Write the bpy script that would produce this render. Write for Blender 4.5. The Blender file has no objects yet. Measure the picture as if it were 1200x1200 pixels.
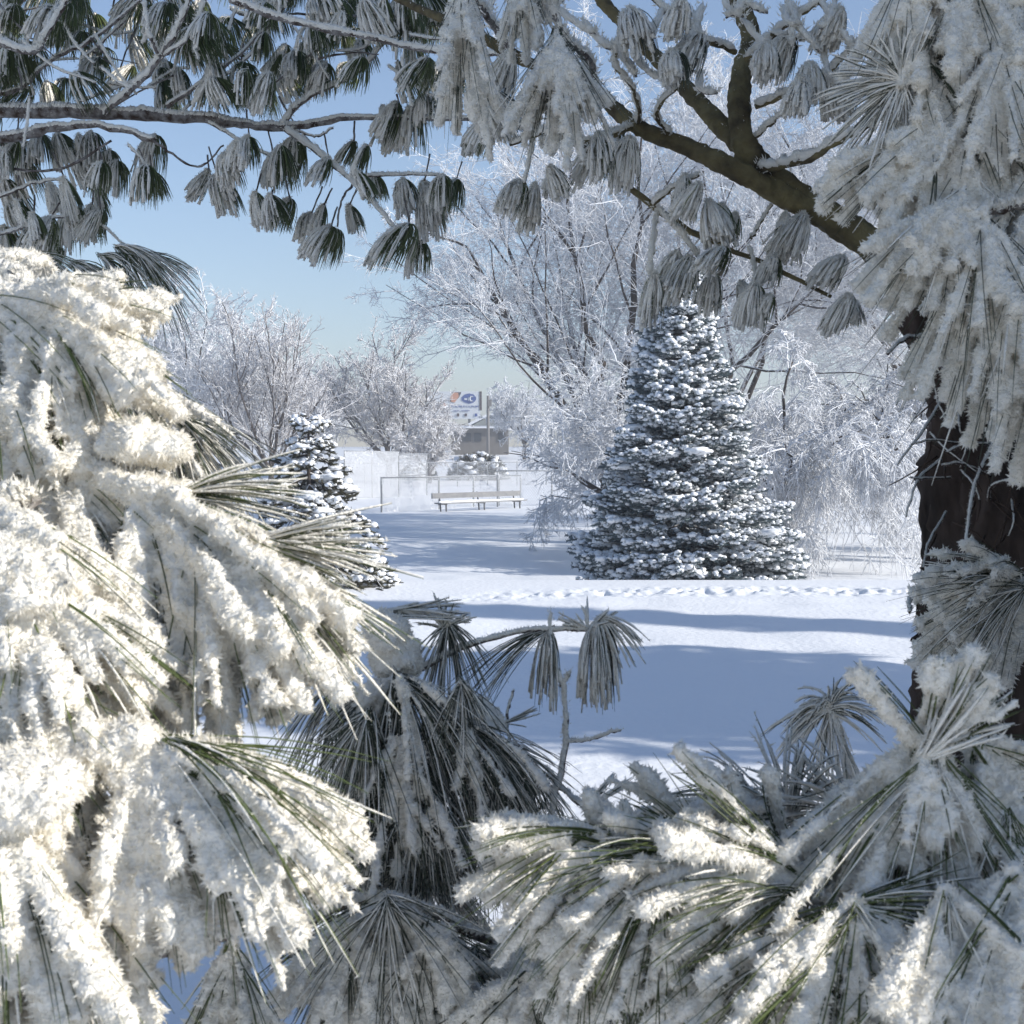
import bpy, math, random
import numpy as np

# ------------------------------------------------------------------ basics
scene = bpy.context.scene
COL = scene.collection
RAD = math.radians
F = 1648.0                       # focal length in photo pixels (photo is 1200 px wide)
CAM = np.array([0.0, 0.0, 1.6])
PITCH = math.atan2(60.0, F)
FWD = np.array([0, math.cos(PITCH), -math.sin(PITCH)])
UPV = np.array([0, math.sin(PITCH), math.cos(PITCH)])
RGT = np.array([1.0, 0, 0])
SUN_AZ = np.array([0.954, -0.30]); SUN_AZ /= np.linalg.norm(SUN_AZ)
SUN_EL = RAD(27)
TOSUN = np.array([SUN_AZ[0]*math.cos(SUN_EL), SUN_AZ[1]*math.cos(SUN_EL), math.sin(SUN_EL)])
WIND = np.array([-0.45, -0.6, 0.55]); WIND /= np.linalg.norm(WIND)

def P(px, py, d):
    """a point seen at photo position px, py standing d metres away"""
    return CAM + d*(FWD + RGT*(px-600)/F + UPV*(600-py)/F)

def nrm(a):
    return a/np.maximum(np.linalg.norm(a, axis=-1, keepdims=True), 1e-9)

def sstep(a, b, x):
    t = np.clip((x-a)/(b-a), 0, 1)
    return t*t*(3-2*t)

def _hash(i, j, k, seed):
    n = (i*374761393 + j*668265263 + k*2147483647*3 + seed*1274126177) & 0xFFFFFFFF
    n = ((n ^ (n >> 13))*1274126177) & 0xFFFFFFFF
    n = ((n ^ (n >> 16))*2246822519) & 0xFFFFFFFF
    return ((n ^ (n >> 15)) & 0xFFFFFF)/float(0xFFFFFF)

def vnoise(p, seed=0):
    """3-D value noise, 0..1, p is (n,3)"""
    f = np.floor(p).astype(np.int64); u = p-f; u = u*u*(3-2*u)
    r = 0
    for dx in (0, 1):
        for dy in (0, 1):
            for dz in (0, 1):
                w = (u[:, 0] if dx else 1-u[:, 0])*(u[:, 1] if dy else 1-u[:, 1])*(u[:, 2] if dz else 1-u[:, 2])
                r = r + w*_hash(f[:, 0]+dx, f[:, 1]+dy, f[:, 2]+dz, seed)
    return r

# ------------------------------------------------------------------ mesh collecting
class MB:
    def __init__(self):
        self.v = []; self.t = []; self.n = 0; self.mi = []
    def add(self, v, t, m=0):
        v = np.asarray(v, float).reshape(-1, 3); t = np.asarray(t, np.int64).reshape(-1, 3)
        self.v.append(v); self.t.append(t+self.n); self.n += len(v); self.mi.append(np.full(len(t), m, np.int32))
    def arrays(self):
        if not self.v: return np.zeros((0, 3)), np.zeros((0, 3), np.int64)
        return np.concatenate(self.v), np.concatenate(self.t)
    def tubes(self, pts, rad, sides=4, m=0, cap=False):
        v, t = tubes(pts, rad, sides, cap); self.add(v, t, m)
    def box(self, c, s, m=0, rotz=0.0):
        c = np.asarray(c, float); s = np.asarray(s, float)/2
        q = np.array([[x, y, z] for x in (-1, 1) for y in (-1, 1) for z in (-1, 1)])*s
        cz, sz = math.cos(rotz), math.sin(rotz)
        q = np.stack([q[:, 0]*cz-q[:, 1]*sz, q[:, 0]*sz+q[:, 1]*cz, q[:, 2]], 1)+c
        f = [(0, 1, 3), (0, 3, 2), (4, 6, 7), (4, 7, 5), (0, 4, 5), (0, 5, 1), (2, 3, 7), (2, 7, 6), (0, 2, 6), (0, 6, 4), (1, 5, 7), (1, 7, 3)]
        self.add(q, f, m)
    def build(self, name, mats, parent=None, smooth=True):
        v, t = self.arrays()
        mi = np.concatenate(self.mi) if self.mi else np.zeros(0, np.int32)
        return link(name, mesh_from(name, v, t, smooth, mi), mats, parent)

def mesh_from(name, v, t, smooth=True, mi=None):
    me = bpy.data.meshes.new(name)
    me.vertices.add(len(v)); me.vertices.foreach_set('co', np.ascontiguousarray(v, np.float32).ravel())
    me.loops.add(len(t)*3); me.loops.foreach_set('vertex_index', np.ascontiguousarray(t, np.int32).ravel())
    me.polygons.add(len(t)); me.polygons.foreach_set('loop_start', np.arange(0, len(t)*3, 3, dtype=np.int32))
    if mi is not None and len(mi): me.polygons.foreach_set('material_index', mi)
    sm = np.broadcast_to(np.asarray(smooth, bool), (len(t),))
    me.polygons.foreach_set('use_smooth', np.ascontiguousarray(sm))
    me.update(calc_edges=True)
    return me

def link(name, me, mats, parent=None):
    o = bpy.data.objects.new(name, me)
    for m in (mats if isinstance(mats, (list, tuple)) else [mats]): me.materials.append(m)
    COL.objects.link(o)
    if parent is not None: o.parent = parent
    return o

def tubes(pts, rad, sides=4, cap=False):
    """pts (N,K,3), rad (N,K) -> one triangle soup of N tubes"""
    pts = np.asarray(pts, float); rad = np.asarray(rad, float)
    if pts.ndim == 2: pts = pts[None]; rad = rad[None] if rad.ndim == 1 else rad
    N, K, _ = pts.shape
    T = np.empty_like(pts)
    T[:, 1:-1] = pts[:, 2:]-pts[:, :-2]; T[:, 0] = pts[:, 1]-pts[:, 0]; T[:, -1] = pts[:, -1]-pts[:, -2]
    T = nrm(T)
    m = nrm(pts[:, -1]-pts[:, 0])
    ref = np.where(np.abs(m[:, 2:3]) < 0.8, np.array([[0, 0, 1.0]]), np.array([[1.0, 0, 0]]))
    A = nrm(np.cross(T, ref[:, None, :])); B = np.cross(T, A)
    an = np.arange(sides)*2*math.pi/sides
    ring = A[:, :, None, :]*np.cos(an)[None, None, :, None]+B[:, :, None, :]*np.sin(an)[None, None, :, None]
    v = pts[:, :, None, :]+ring*rad[:, :, None, None]
    v = v.reshape(-1, 3)
    n, k, s = np.meshgrid(np.arange(N), np.arange(K-1), np.arange(sides), indexing='ij')
    s2 = (s+1) % sides
    a = (n*K+k)*sides+s; b = (n*K+k)*sides+s2; c = (n*K+k+1)*sides+s; d = (n*K+k+1)*sides+s2
    t = np.concatenate([np.stack([a, c, b], -1).reshape(-1, 3), np.stack([b, c, d], -1).reshape(-1, 3)])
    if cap:
        i0 = np.arange(N)*K*sides; i1 = i0+(K-1)*sides
        ct = []
        for j in range(1, sides-1):
            ct.append(np.stack([i0, i0+j, i0+j+1], -1)); ct.append(np.stack([i1, i1+j+1, i1+j], -1))
        t = np.concatenate([t]+ct)
    return v, t

def crystals(rng, p, d, ln, w):
    """thin pointed frost leaves standing on points p along directions d"""
    n = len(p)
    r = nrm(rng.normal(size=(n, 3))); s = nrm(np.cross(d, r))
    ln = np.broadcast_to(ln, (n,))[:, None]; w = np.broadcast_to(w, (n,))[:, None]
    v = np.stack([p-s*w*0.5-d*ln*0.12, p+s*w*0.5-d*ln*0.12, p+d*ln+s*w*0.2], 1).reshape(-1, 3)
    return v, np.arange(n*3).reshape(-1, 3)

def ico(sub=1):
    ph = (1+5**.5)/2
    v = np.array([(-1, ph, 0), (1, ph, 0), (-1, -ph, 0), (1, -ph, 0), (0, -1, ph), (0, 1, ph), (0, -1, -ph), (0, 1, -ph), (ph, 0, -1), (ph, 0, 1), (-ph, 0, -1), (-ph, 0, 1)], float)
    f = np.array([(0, 11, 5), (0, 5, 1), (0, 1, 7), (0, 7, 10), (0, 10, 11), (1, 5, 9), (5, 11, 4), (11, 10, 2), (10, 7, 6), (7, 1, 8), (3, 9, 4), (3, 4, 2), (3, 2, 6), (3, 6, 8), (3, 8, 9), (4, 9, 5), (2, 4, 11), (6, 2, 10), (8, 6, 7), (9, 8, 1)])
    v = nrm(v)
    for _ in range(sub):
        vl = [tuple(x) for x in v]; idx = {}; nf = []
        def mid(a, b):
            k = (min(a, b), max(a, b))
            if k not in idx:
                q = (np.array(vl[a])+np.array(vl[b]))/2; q /= np.linalg.norm(q); idx[k] = len(vl); vl.append(tuple(q))
            return idx[k]
        for a, b, c in f:
            x, y, z = mid(a, b), mid(b, c), mid(c, a)
            nf += [(a, x, z), (b, y, x), (c, z, y), (x, y, z)]
        v = np.array(vl); f = np.array(nf)
    return v, f

ICO0, ICO1, ICO2, ICO3 = ico(0), ico(1), ico(2), ico(3)

def blobs(rng, c, r, base=ICO1, rough=0.25):
    """many lumpy balls; r is (n,3)"""
    bv, bf = base; n = len(c); k = len(bv)
    j = 1+rough*rng.normal(size=(n, k, 1)).clip(-1.5, 1.5)
    v = c[:, None, :]+bv[None]*r[:, None, :]*j
    t = bf[None]+(np.arange(n)*k)[:, None, None]
    return v.reshape(-1, 3), t.reshape(-1, 3)

def bez(pts, k=24):
    """smooth curve through points (Catmull-Rom), k samples"""
    p = np.asarray(pts, float)
    if len(p) == 2:
        s = np.linspace(0, 1, k)[:, None]; return p[0]*(1-s)+p[1]*s
    q = np.concatenate([[2*p[0]-p[1]], p, [2*p[-1]-p[-2]]])
    out = []
    for s in np.linspace(0, len(p)-1-1e-6, k):
        i = int(s); u = s-i; a, b, c, d = q[i:i+4]
        out.append(0.5*((2*b)+(-a+c)*u+(2*a-5*b+4*c-d)*u*u+(-a+3*b-3*c+d)*u**3))
    return np.array(out)

def tag(o, label=None, cat=None, group=None, kind=None):
    if label: o['label'] = label
    if cat: o['category'] = cat
    if group: o['group'] = group
    if kind: o['kind'] = kind
    return o

def empty(name, loc, label=None, cat=None, group=None):
    o = bpy.data.objects.new(name, None); COL.objects.link(o)
    o.empty_display_size = 0.1
    return tag(o, label, cat, group)

# ------------------------------------------------------------------ materials
def mat(name, col, rough=0.8, spec=0.3, noise=None, scale=20, transl=0.0, col2=None, bump=0.0, bscale=60, island=0.0, topcol=None, top=(0.2, 0.6), stretch=None, metal=0.0):
    m = bpy.data.materials.new(name); m.use_nodes = True
    nt = m.node_tree; N = nt.nodes; L = nt.links; N.clear()
    out = N.new('ShaderNodeOutputMaterial'); b = N.new('ShaderNodeBsdfPrincipled')
    b.inputs['Base Color'].default_value = (*col, 1); b.inputs['Roughness'].default_value = rough
    b.inputs['Specular IOR Level'].default_value = spec; b.inputs['Metallic'].default_value = metal
    cur = None
    tc = N.new('ShaderNodeTexCoord')
    vec = tc.outputs['Object']
    if stretch:
        mp = N.new('ShaderNodeMapping'); mp.inputs['Scale'].default_value = stretch; L.new(vec, mp.inputs['Vector']); vec = mp.outputs['Vector']
    if col2 is not None:
        t = N.new('ShaderNodeTexNoise'); t.inputs['Scale'].default_value = scale; t.inputs['Detail'].default_value = 6
        L.new(vec, t.inputs['Vector'])
        rp = N.new('ShaderNodeMapRange'); rp.inputs[1].default_value = 0.35; rp.inputs[2].default_value = 0.65; L.new(t.outputs['Fac'], rp.inputs[0])
        mx = N.new('ShaderNodeMix'); mx.data_type = 'RGBA'; mx.inputs['A'].default_value = (*col, 1); mx.inputs['B'].default_value = (*col2, 1)
        L.new(rp.outputs[0], mx.inputs['Factor']); cur = mx.outputs['Result']
    if island:
        g = N.new('ShaderNodeNewGeometry'); hv = N.new('ShaderNodeHueSaturation')
        mr = N.new('ShaderNodeMapRange'); mr.inputs[3].default_value = 1-island; mr.inputs[4].default_value = 1+island
        L.new(g.outputs['Random Per Island'], mr.inputs[0]); L.new(mr.outputs[0], hv.inputs['Value'])
        if cur is None: hv.inputs['Color'].default_value = (*col, 1)
        else: L.new(cur, hv.inputs['Color'])
        cur = hv.outputs['Color']
    if topcol is not None:                       # snow lying on what faces the sky
        g = N.new('ShaderNodeNewGeometry'); sx = N.new('ShaderNodeSeparateXYZ'); L.new(g.outputs['Normal'], sx.inputs[0])
        t2 = N.new('ShaderNodeTexNoise'); t2.inputs['Scale'].default_value = scale*1.7; L.new(tc.outputs['Object'], t2.inputs['Vector'])
        ad = N.new('ShaderNodeMath'); ad.operation = 'MULTIPLY_ADD'; ad.inputs[1].default_value = 0.9; ad.inputs[2].default_value = -0.45
        L.new(t2.outputs['Fac'], ad.inputs[0])
        a2 = N.new('ShaderNodeMath'); L.new(ad.outputs[0], a2.inputs[0]); L.new(sx.outputs['Z'], a2.inputs[1])
        mr = N.new('ShaderNodeMapRange'); mr.inputs[1].default_value = top[0]; mr.inputs[2].default_value = top[1]; L.new(a2.outputs[0], mr.inputs[0])
        mx = N.new('ShaderNodeMix'); mx.data_type = 'RGBA'; mx.inputs['B'].default_value = (*topcol, 1)
        if cur is None: mx.inputs['A'].default_value = (*col, 1)
        else: L.new(cur, mx.inputs['A'])
        L.new(mr.outputs[0], mx.inputs['Factor']); cur = mx.outputs['Result']
    if cur is not None: L.new(cur, b.inputs['Base Color'])
    if bump:
        t3 = N.new('ShaderNodeTexNoise'); t3.inputs['Scale'].default_value = bscale; t3.inputs['Detail'].default_value = 5
        L.new(vec, t3.inputs['Vector'])
        bp = N.new('ShaderNodeBump'); bp.inputs['Strength'].default_value = bump; bp.inputs['Distance'].default_value = 0.01
        L.new(t3.outputs['Fac'], bp.inputs['Height']); L.new(bp.outputs['Normal'], b.inputs['Normal'])
    sh = b.outputs[0]
    if transl:
        tr = N.new('ShaderNodeBsdfTranslucent'); tr.inputs['Color'].default_value = (*col, 1)
        if cur is not None: L.new(cur, tr.inputs['Color'])
        ms = N.new('ShaderNodeMixShader'); ms.inputs[0].default_value = transl
        L.new(b.outputs[0], ms.inputs[1]); L.new(tr.outputs[0], ms.inputs[2]); sh = ms.outputs[0]
    L.new(sh, out.inputs['Surface'])
    return m

M = {}
M['snow'] = mat('snow', (0.86, 0.87, 0.885), 0.55, 0.3, bump=1.0, bscale=16)
M['frost'] = mat('frost', (0.85, 0.81, 0.722), 0.7, 0.25, bump=0.5, bscale=420)
M['crystal'] = mat('frost_crystal', (0.86, 0.825, 0.745), 0.5, 0.35, transl=0.4)
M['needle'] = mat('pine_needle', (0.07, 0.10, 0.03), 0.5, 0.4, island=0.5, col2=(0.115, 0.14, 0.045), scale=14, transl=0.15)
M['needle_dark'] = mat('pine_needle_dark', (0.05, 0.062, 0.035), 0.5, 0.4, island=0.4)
M['pinebark'] = mat('pine_bark', (0.045, 0.028, 0.02), 0.9, 0.2, col2=(0.10, 0.065, 0.045), scale=30, bump=0.8, bscale=70)
M['trunkbark'] = mat('trunk_bark', (0.020, 0.015, 0.012), 0.95, 0.15, col2=(0.085, 0.06, 0.047), scale=16, bump=1.0, bscale=40, stretch=(1, 1, 0.3))
M['limbbark'] = mat('limb_bark', (0.07, 0.055, 0.032), 0.9, 0.2, col2=(0.2, 0.165, 0.08), scale=22, bump=0.8, bscale=60)
M['rimebark'] = mat('rimed_bark', (0.06, 0.04, 0.03), 0.9, 0.2, col2=(0.3, 0.28, 0.26), scale=60, bump=0.8, bscale=120)
M['treebark'] = mat('tree_bark', (0.05, 0.04, 0.034), 0.9, 0.2, col2=(0.10, 0.085, 0.075), scale=4, topcol=(0.84, 0.85, 0.87), top=(0.5, 0.8))
M['twigfrost'] = mat('frosted_twig', (0.74, 0.75, 0.77), 0.7, 0.2, island=0.2)
M['twigdull'] = mat('half_frosted_twig', (0.42, 0.395, 0.385), 0.8, 0.2, island=0.25, topcol=(0.84, 0.84, 0.85), top=(-0.3, 0.2), scale=6)
M['sprneedle'] = mat('spruce_needle', (0.13, 0.165, 0.175), 0.6, 0.3, island=0.5)
M['sprdark'] = mat('brown_spruce_needle', (0.07, 0.065, 0.04), 0.6, 0.3, island=0.5)
M['steel'] = mat('galvanised_steel', (0.22, 0.23, 0.24), 0.6, 0.4, topcol=(0.82, 0.83, 0.85), top=(0.5, 0.8), scale=8)
M['wire'] = mat('frosted_wire', (0.74, 0.75, 0.77), 0.7, 0.2)
M['wood'] = mat('weathered_bench_wood', (0.2, 0.2, 0.205), 0.8, 0.2, col2=(0.27, 0.265, 0.26), scale=12, topcol=(0.85, 0.86, 0.87), top=(0.6, 0.8))
M['benchsteel'] = mat('bench_steel', (0.09, 0.09, 0.095), 0.6, 0.4)
M['wall'] = mat('grey_brown_wall', (0.17, 0.155, 0.14), 0.9, 0.2, col2=(0.2, 0.185, 0.17), scale=2)
M['gable'] = mat('grey_gable', (0.28, 0.29, 0.27), 0.9, 0.2)
M['window'] = mat('dark_window', (0.05, 0.055, 0.06), 0.2, 0.5)
M['white'] = mat('white_paint', (0.62, 0.64, 0.66), 0.6, 0.3)
M['blue'] = mat('blue_print', (0.05, 0.09, 0.28), 0.6, 0.3)
M['skinprint'] = mat('orange_pink_print', (0.55, 0.27, 0.17), 0.6, 0.3)
M['brownprint'] = mat('dark_brown_print', (0.06, 0.04, 0.04), 0.6, 0.3)
M['pole'] = mat('grey_pole_wood', (0.2, 0.19, 0.18), 0.9, 0.2)

# ------------------------------------------------------------------ terrain
def ground_z(x, y):
    x = np.asarray(x, float); y = np.asarray(y, float)
    x, y = np.broadcast_arrays(x, y)
    lip = 17.4+0.25*np.sin(x*0.35)*0
    g = 0.11*np.exp(-((y-lip)/2.2)**2)*(y <= lip)+0.11*(y > lip)
    g = g-0.50*sstep(17.4, 20.6, y)+0.39*sstep(24, 40, y)
    g = g+3.0*sstep(62, 150, y)+2.5*sstep(150, 420, y)
    p = np.stack([x.ravel()*0.35, y.ravel()*0.35, np.zeros(x.size)], 1)
    far = np.clip(y, 0, 40)/40
    g = g+((vnoise(p, 3)-0.5)*0.06*(1-0.5*far).ravel()).reshape(x.shape)*sstep(1.0, 4.0, np.abs(y-17.4))
    p = np.stack([x.ravel()*2.1, y.ravel()*1.3, np.zeros(x.size)], 1)
    g = g+((vnoise(p, 5)-0.5)*0.030).reshape(x.shape)*sstep(0.3, 2.0, np.abs(y-17.4))
    # wind ripples, low drifts
    q = np.stack([x.ravel()*0.9, y.ravel()*3.0, np.zeros(x.size)], 1)
    g = g+((vnoise(q, 9)-0.5)*0.025).reshape(x.shape)*sstep(0.3, 2.0, np.abs(y-17.4))
    # trail of trodden snow
    tr = 15.9+0.25*np.sin(x*0.7)+x*0.08
    w = np.exp(-((y-tr)/0.33)**2)*sstep(-1.2, 0.6, x)
    q = np.stack([x.ravel()*8.5, y.ravel()*7.0, np.zeros(x.size)], 1)
    g = g+((vnoise(q, 11)-0.55)*0.075+(vnoise(q*2.3, 12)-0.5)*0.04).reshape(x.shape)*w
    return g

def gz(x, y): return float(ground_z(np.array([x]), np.array([y]))[0])

def build_ground():
    th = np.concatenate([np.linspace(-26, 26, 640), np.linspace(26, 334, 160)[1:-1]])
    th = np.radians(90-th)
    r = np.concatenate([np.geomspace(0.25, 13.5, 150), np.linspace(13.5, 22, 150)[1:], np.geomspace(22, 460, 110)[1:]])
    R, T = np.meshgrid(r, th, indexing='ij')
    x = R*np.cos(T); y = R*np.sin(T)
    z = ground_z(x, y)
    v = np.stack([x, y, z], -1).reshape(-1, 3)
    nr, nt = R.shape
    i, j = np.meshgrid(np.arange(nr-1), np.arange(nt), indexing='ij'); j2 = (j+1) % nt
    a = i*nt+j; b = i*nt+j2; c = (i+1)*nt+j; d = (i+1)*nt+j2
    t = np.concatenate([np.stack([a, b, c], -1).reshape(-1, 3), np.stack([b, d, c], -1).reshape(-1, 3)])
    mb = MB(); mb.add(v, t)
    k = len(v); mb.add([[0, 0, gz(0, 0)]], np.zeros((0, 3)))
    jj = np.arange(nt); mb.add(np.zeros((0, 3)), np.zeros((0, 3)))
    mb.t.append(np.stack([np.full(nt, k), (jj+1) % nt, jj], -1)); mb.mi.append(np.zeros(nt, np.int32))
    o = mb.build('snowy_ground', M['snow'])
    tag(o, kind='structure'); return o
build_ground()

# ------------------------------------------------------------------ foreground pine boughs
K = 7
S_ = np.linspace(0, 1, K)

def fan_curves(rng, c, a0, a1, L, n, droop, w=(-0.7, 0.5), start=0.12, lj=0.28):
    """n needle curves fanning out from c; angles are seen from the path (0 right, 90 up)"""
    a = np.radians(rng.uniform(a0, a1, n)); ww = rng.uniform(w[0], w[1], n)
    d = nrm(RGT*np.cos(a)[:, None]+UPV*np.sin(a)[:, None]+FWD*ww[:, None])
    am = math.radians((a0+a1)/2); md = RGT*math.cos(am)+UPV*math.sin(am)
    ln = L*(1+lj*rng.normal(size=n).clip(-2, 1.2))
    o = c-md*(rng.uniform(-0.2, 1, n)*L*start)[:, None]+rng.normal(size=(n, 3))*L*0.02
    side = nrm(rng.normal(size=(n, 3)))*rng.uniform(0.03, 0.24, (n, 1))
    s = S_[None, :, None]
    p = o[:, None]+ln[:, None, None]*(d[:, None]*s+(np.array([0, 0, -1.0])*droop+side[:, None])*s*s)
    return p

def resample(p, k):
    n, K0, _ = p.shape
    s = np.linspace(0, K0-1, k); i = np.minimum(s.astype(int), K0-2); u = (s-i)[None, :, None]
    return p[:, i]*(1-u)+p[:, i+1]*u

class Bough:
    def __init__(self, seed):
        self.rng = np.random.default_rng(seed)
        self.wood = MB(); self.need = MB(); self.solid = MB(); self.cry = MB(); self.cap = MB()
    # wood ----
    def twig(self, pts, r0, r1, rime=0.0, k=20, sides=7):
        c = bez(pts, k); rng = self.rng
        r = np.linspace(r0, r1, k)*(1+0.12*rng.normal(size=k))
        c = c+rng.normal(size=c.shape)*min(r0, 0.006)*0.25
        self.wood.tubes(c[None], r[None], sides, cap=True)
        if rime: self.rime(c, r, rime)
        return c
    def rime(self, c, r, h, dens=1.0):
        """rime crust lying on the windward and upper side of a twig"""
        rng = self.rng
        seg = np.linalg.norm(np.diff(c, axis=0), axis=1).sum()
        up = nrm(np.array([-0.25, -0.45, 0.85]))
        kk = max(8, int(seg/max(h*0.8, 0.004)))
        cc = resample(c[None], kk); rr = np.interp(np.linspace(0, 1, kk), np.linspace(0, 1, len(r)), r)
        h_ = h*rng.uniform(0.5, 1.15, kk)
        self.solid_tubes(cc+(up*(rr*0.55+h_*0.35)[:, None])[None], (rr*0.55+h_*0.5)[None])
        n = int(dens*seg/h*14)
        i = rng.integers(0, kk, n); d = nrm(up+rng.normal(size=(n, 3))*0.6)
        p = cc[0][i]+rng.normal(size=(n, 3))*h*0.3+d*(rr[i]*0.9+h_[i]*0.5)[:, None]
        v, t = crystals(rng, p, d, h*rng.uniform(0.4, 1.1, n), h*0.35*rng.uniform(0.5, 1.2, n)); self.cry.add(v, t, 1)
    def solid_tubes(self, p, r, sides=6):
        r = np.array(r); r[:, 0] *= 0.4; r[:, -1] *= 0.3
        v, t = tubes(p, r, sides, cap=True)
        v = v+self.rng.normal(size=v.shape)*np.repeat(r.ravel(), sides)[:, None]*0.16
        self.cry.add(v, t, 0)
    # needles ----
    def needles(self, p, r=0.0006, sides=3):
        n = len(p)
        rad = r*np.array([0.8, 1, 1, 1, 0.95, 0.8, 0.35])[None]*self.rng.uniform(0.8, 1.2, (n, 1))
        self.need.tubes(p, rad, sides)
    def thin_frost(self, p, h, cover=0.7, cpn=14, cr=0.35):
        """light rime: a broken crust on the windward side of single needles plus small crystals"""
        rng = self.rng; n = len(p)
        sel = p[rng.uniform(size=n) < cover]
        if len(sel):
            off = nrm(WIND+0.35*rng.normal(size=(len(sel), 3)))*h*0.55
            rad = h*cr*rng.uniform(0.45, 1.25, (len(sel), K))
            self.solid_tubes(sel+off[:, None], rad, 4)
        m = n*cpn
        if m:
            i = rng.integers(0, n, m); s = rng.uniform(0.1, 1, m)*(K-1); j = np.minimum(s.astype(int), K-2); u = (s-j)[:, None]
            q = p[i, j]*(1-u)+p[i, j+1]*u
            d = nrm(WIND*0.9+rng.normal(size=(m, 3))*0.8)
            v, t = crystals(rng, q, d, h*rng.uniform(0.6, 1.9, m), h*rng.uniform(0.3, 0.75, m)); self.cry.add(v, t, 1)
    def fingers(self, p, r, start=0.15):
        """heavy rime and snow hanging on bundles of needles, fused later into one mass"""
        rng = self.rng; k = 14
        q = resample(p, k); n = len(q)
        s = np.linspace(0, 1, k)[None]
        pr = (0.45+0.75*s)*np.where(s > 0.9, 0.8, 1)
        lump = 0.65+0.7*rng.uniform(size=(n, k)); lump[:, 1:-1] = (lump[:, :-2]+lump[:, 1:-1]+lump[:, 2:])/3
        gate = sstep(start-0.1, start+0.12, s+0.10*rng.normal(size=(n, 1)))
        rad = r*pr*lump*rng.uniform(0.6, 1.25, (n, 1))*(0.12+0.88*gate)
        off = np.array([-0.1, -0.3, 0.55])*r*0.7
        v, t = tubes(q+off, np.maximum(rad, 0.0012), 7, cap=True); self.solid.add(v, t)
    def mound(self, c, r, res=ICO3, flat=0.6, solid=False):
        v, f = res
        v = v.copy(); v[:, 2] = np.where(v[:, 2] < 0, v[:, 2]*flat, v[:, 2])
        q = v*np.asarray(r)
        nz = vnoise(q/np.mean(r)*1.6+self.rng.uniform(0, 50, 3), 4)-0.5
        nz2 = vnoise(q/np.mean(r)*6+self.rng.uniform(0, 50, 3), 6)-0.5
        q = q*(1+0.5*nz[:, None]+0.10*nz2[:, None])
        (self.solid if solid else self.cap).add(q+np.asarray(c), f)
    # high level ----
    def heavy(self, px, py, d, a0, a1, L, nf, droop=0.3, r=0.008, nn=60, w=(-0.7, 0.5), start=0.15, grp=None):
        c = P(px, py, d); Lm = L*d/F
        f = fan_curves(self.rng, c, a0, a1, Lm, nf, droop, w)
        self.fingers(f, r, start)
        p = fan_curves(self.rng, c, a0-4, a1+4, Lm*1.03, nn, droop*0.97, w)
        self.needles(p, 0.00055)
        # a few needles lying on the outside of the rime, toward the path
        g = max(3, nn//12); idx = np.repeat(self.rng.integers(0, nf, g), 5); n5 = len(idx)
        off = np.repeat(self.rng.normal(size=(g, 1, 3))*r*0.5, 5, 0)
        q = f[idx]+off+self.rng.normal(size=(n5, 1, 3))*0.0008+np.array([0.0, -1, -0.1])*r*np.repeat(self.rng.uniform(0.8, 1.25, (g, 1, 1)), 5, 0)*np.linspace(0.5, 1, K)[None, :, None]
        q = q+self.rng.normal(size=(n5, 1, 3))*0.0035*(S_**1.5)[None, :, None]
        self.needles(q, 0.0006)
        # feathery rimed needle ends beyond the mass
        e = fan_curves(self.rng, c, a0-6, a1+6, Lm*1.0, max(10, int(nf*.45)), droop*1.2, w)
        self.needles(e, 0.0005); self.thin_frost(e, max(0.0016, r*0.25), 0.85, 44, 0.5)
    def light(self, px, py, d, a0, a1, L, nn, droop=0.3, h=0.0022, w=(-0.6, 0.6), cover=0.7, cpn=12, r=0.0006, cr=0.35):
        c = P(px, py, d); Lm = L*d/F
        p = fan_curves(self.rng, c, a0, a1, Lm, nn, droop, w)
        self.needles(p, r); self.thin_frost(p, h, cover, cpn, cr)
    def build(self, parent, needle='needle', bark='rimebark', vox=0.0026, amp=0.0034, cden=1.15, clen=0.0052, label=None, name='bough'):
        rng = self.rng
        if not self.wood.n: raise RuntimeError('bough without wood')
        w = self.wood.build(name, M[bark], parent)
        if label: w['label'] = label
        if self.need.n: self.need.build('needles', M[needle], w)
        if self.solid.n:
            v, t = self.solid.arrays()
            me = mesh_from('tmp', v, t); o = bpy.data.objects.new('tmp', me); COL.objects.link(o)
            md = o.modifiers.new('r', 'REMESH'); md.mode = 'VOXEL'; md.voxel_size = vox; md.adaptivity = 0
            dg = bpy.context.evaluated_depsgraph_get(); ev = o.evaluated_get(dg); m2 = ev.to_mesh()
            m2.calc_loop_triangles()
            nv = len(m2.vertices); co = np.empty(nv*3, np.float32); m2.vertices.foreach_get('co', co); co = co.reshape(-1, 3).astype(float)
            no = np.empty(nv*3, np.float32); m2.vertices.foreach_get('normal', no); no = no.reshape(-1, 3).astype(float)
            tr = np.empty(len(m2.loop_triangles)*3, np.int32); m2.loop_triangles.foreach_get('vertices', tr); tr = tr.reshape(-1, 3)
            ev.to_mesh_clear(); bpy.data.objects.remove(o); bpy.data.meshes.remove(me)
            e = (vnoise(co*70, 1)-0.5)*1.9+(vnoise(co*190, 2)-0.5)*1.3+(vnoise(co*430, 8)-0.5)*0.6
            co = co+no*(e*amp)[:, None]
            self.cry.add(co, tr, 0)
            a = co[tr]; ar = np.linalg.norm(np.cross(a[:, 1]-a[:, 0], a[:, 2]-a[:, 0]), axis=1)/2
            n = int(ar.sum()/(0.003**2)*cden*1.6)
            i = rng.choice(len(tr), n, p=ar/ar.sum())
            u = rng.uniform(size=(n, 2)); fl = u.sum(1) > 1; u[fl] = 1-u[fl]
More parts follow.
